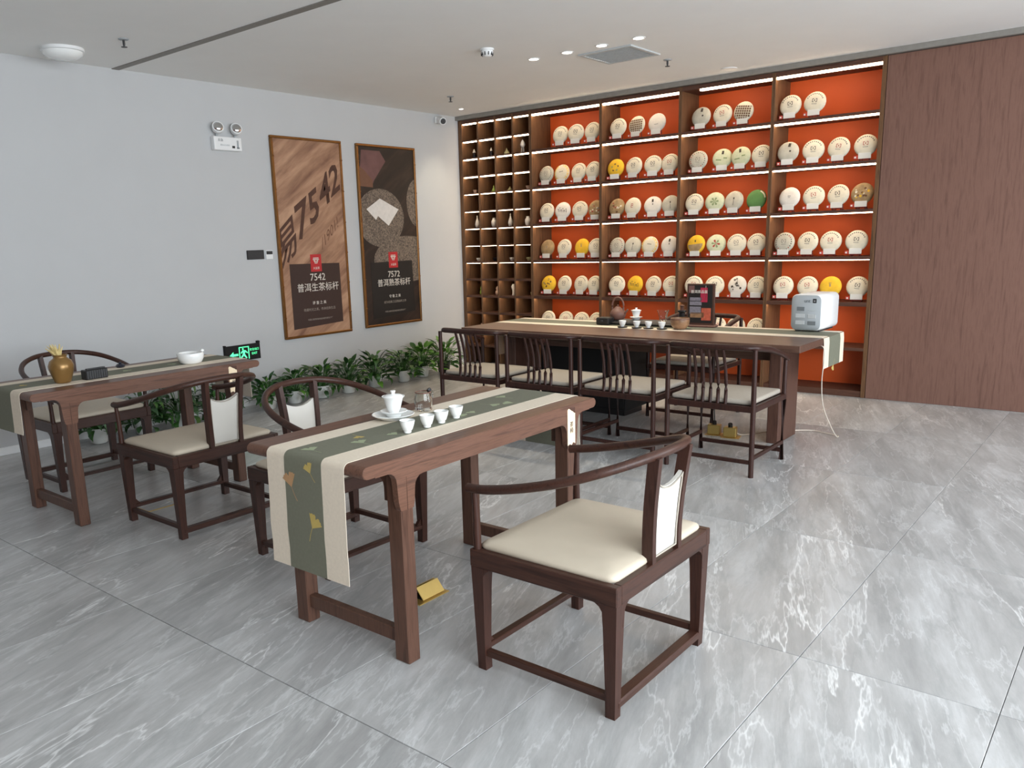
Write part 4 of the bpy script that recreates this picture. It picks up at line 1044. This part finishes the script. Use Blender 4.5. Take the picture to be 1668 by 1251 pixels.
for a, b in (((-.235, -.235), (.235, -.205)), ((-.235, .205), (.235, .235)), ((-.235, -.205), (-.205, .205)), ((.205, -.205), (.235, .205))): MB().box((a[0], a[1], -.012), (b[0], b[1], 0), .002).build('frame_bar', 'greylight', g)
MB().box((-.205, -.205, -.003), (.205, .205, -.001)).build('backing', 'trim', g)
for k in range(12): MB().box((-.205, -.19+.0335*k, -.010), (.205, -.182+.0335*k, -.002)).build('slat', 'greylight', g)
d = thing('smoke_detector', 'white domed smoke detector on the ceiling left of the downlights', 'smoke detector', (2.40, -2.42, H))
MB().lathe([(.052, 0), (.052, -.012), (.001, -.012)], 24).build('base', 'plastic', d, 50)
hd = MB().lathe([(.044, -.012), (.046, -.024), (.034, -.05), (.018, -.056), (.001, -.057)], 24).build('dome', 'plastic', d, 50)
for k in range(10): a = 2*PI*k/10; MB().box((-.004, -.003, -.012), (.004, .003, .012), mtx=Matrix.Translation((.0425*math.cos(a), .0425*math.sin(a), -.036)) @ Matrix.Rotation(a, 4, 'Z')).build('slot', 'dark', hd)
def sprinkler(label, x, y):
    o = thing('sprinkler', label, 'sprinkler', (x, y, H), 0, 'ceiling sprinklers')
    MB().lathe([(.035, 0), (.032, -.006), (.012, -.009), (.001, -.009)], 18).build('escutcheon', 'greyface', o, 50)
    MB().lathe([(.008, -.008), (.008, -.035), (.004, -.05), (.001, -.05)], 10).build('body', 'dark', o, 50)
    MB().lathe([(.020, -.050), (.020, -.053), (.001, -.053)], 12).build('deflector', 'dark', o)
sprinkler('ceiling sprinkler above the left wall near the round light', .93, -4.49)
sprinkler('ceiling sprinkler near the corner above the cubbyhole cabinet', .867, -1.10)
sprinkler('ceiling sprinkler right of the square air vent', 3.161, -1.01)
d = thing('speaker_disc', 'faint white disc on the ceiling close to the bookcases', 'speaker', (3.36, -.25, H)); MB().lathe([(.07, 0), (.068, -.005), (.001, -.006)], 24).build('cover', 'ceil', d, 50); MB().lathe([(.055, -.006), (.054, -.0075), (.001, -.0075)], 24).build('grille', 'plastic', d, 50)
d = thing('round_ceiling_light', 'round white flush ceiling light at the upper left', 'ceiling light', (.40, -4.66, H))
MB().lathe([(.14, 0), (.142, -.02), (.135, -.024), (.001, -.024)], 32).build('base', 'plastic', d, 50); MB().lathe([(.132, -.022), (.126, -.045), (.09, -.065), (.04, -.075), (.001, -.077)], 32).build('shade', 'porc', d, 50)

# ------------------------------------------------------------------ potted plants
def leaf_mesh(name, L, W, m, droop):
    g = []
    for i in range(6):
        u = i/5; wd = W*math.sin(PI*min(1, u**.8*.97+.02)); x = L*u*math.cos(droop*u); z = L*(.25*u-droop*.7*u*u)
        g.append([(x, -wd, z+.18*wd), (x, 0, z), (x, wd, z+.18*wd)])
    return MB().quadsheet(g).mesh(name, m, 60)
LM = [leaf_mesh('leaf', .135, .023, m, d) for m, d in (('leaf', .5), ('leafd', .9), ('leafd', .35), ('leaf', 1.2), ('leafl', .7), ('leafl', .4))]
plants = [(.25, -4.69, 1.0, 'pot', 'behind the left tea table leg'), (.25, -4.32, 1.1, 'pot', 'third from left along the wall'), (.26, -4.0, 1.25, 'pot', 'below the left end of the exit sign'), (.27, -3.58, 1.0, 'pot', 'under the exit sign'),
 (.31, -3.14, .95, 'pot', 'right of the exit sign'), (.28, -2.82, .95, 'pot', 'left of the first poster bottom'), (.30, -2.50, 1.05, 'pot', 'below the first poster'), (.32, -2.18, 1.0, 'pot', 'below the gap between the posters'), (.30, -1.80, 1.15, 'pot', 'below the left edge of the second poster'),
 (.34, -1.42, 1.1, 'pot', 'below the second poster'), (.30, -1.08, 1.2, 'pot', 'below the right edge of the second poster'), (.31, -.74, 1.2, 'potd', 'in a dark pot nearest the shelving corner')]
for q, (x, y, s, pm, where) in enumerate(plants):
    R = random.Random(50+q)
    t = thing('potted_plant', 'leafy green potted plant %s' % where, 'plant', (x, y, 0), R.uniform(0, 6), 'potted plants along the white wall')
    MB().lathe([(.05, .003), (.062, .012), (.074, .115), (.078, .125), (.070, .125), (.066, .11)], 18, cap=False).lathe([(.05, .003), (.001, .003)], 18).build('pot', pm, t, 50)
    MB().lathe([(.067, .105), (.001, .11)], 14).build('soil', 'soil', t)
    stems = MB(); nl = 84
    bright = q >= 10
    for k in range(nl):
        a = k*2.399+R.uniform(-.3, .3); f = k/nl
        elev = math.radians(-14+88*f); h0 = .125; ln = (.07+.10*R.random())*s
        tip = Vector((math.cos(a)*math.cos(elev)*ln, math.sin(a)*math.cos(elev)*ln, h0+math.sin(elev)*ln*1.15))
        stems.tube([(.015*math.cos(a), .015*math.sin(a), .10), tuple(tip*.55+Vector((0, 0, .05))), tuple(tip)], .0022, 4)
        li = R.choice([4, 5, 0] if bright else [0, 1, 2, 3, 1, 2, 0, 4] if q > 3 else [1, 2, 1, 3])
        o = link('leaf', LM[li], t, tip, (R.uniform(-.4, .4), -elev*.55+R.uniform(-.2, .2), a)); sc = s*R.uniform(.75, 1.1); o.scale = (sc, sc, sc)
    stems.build('stems', 'leaf', t)
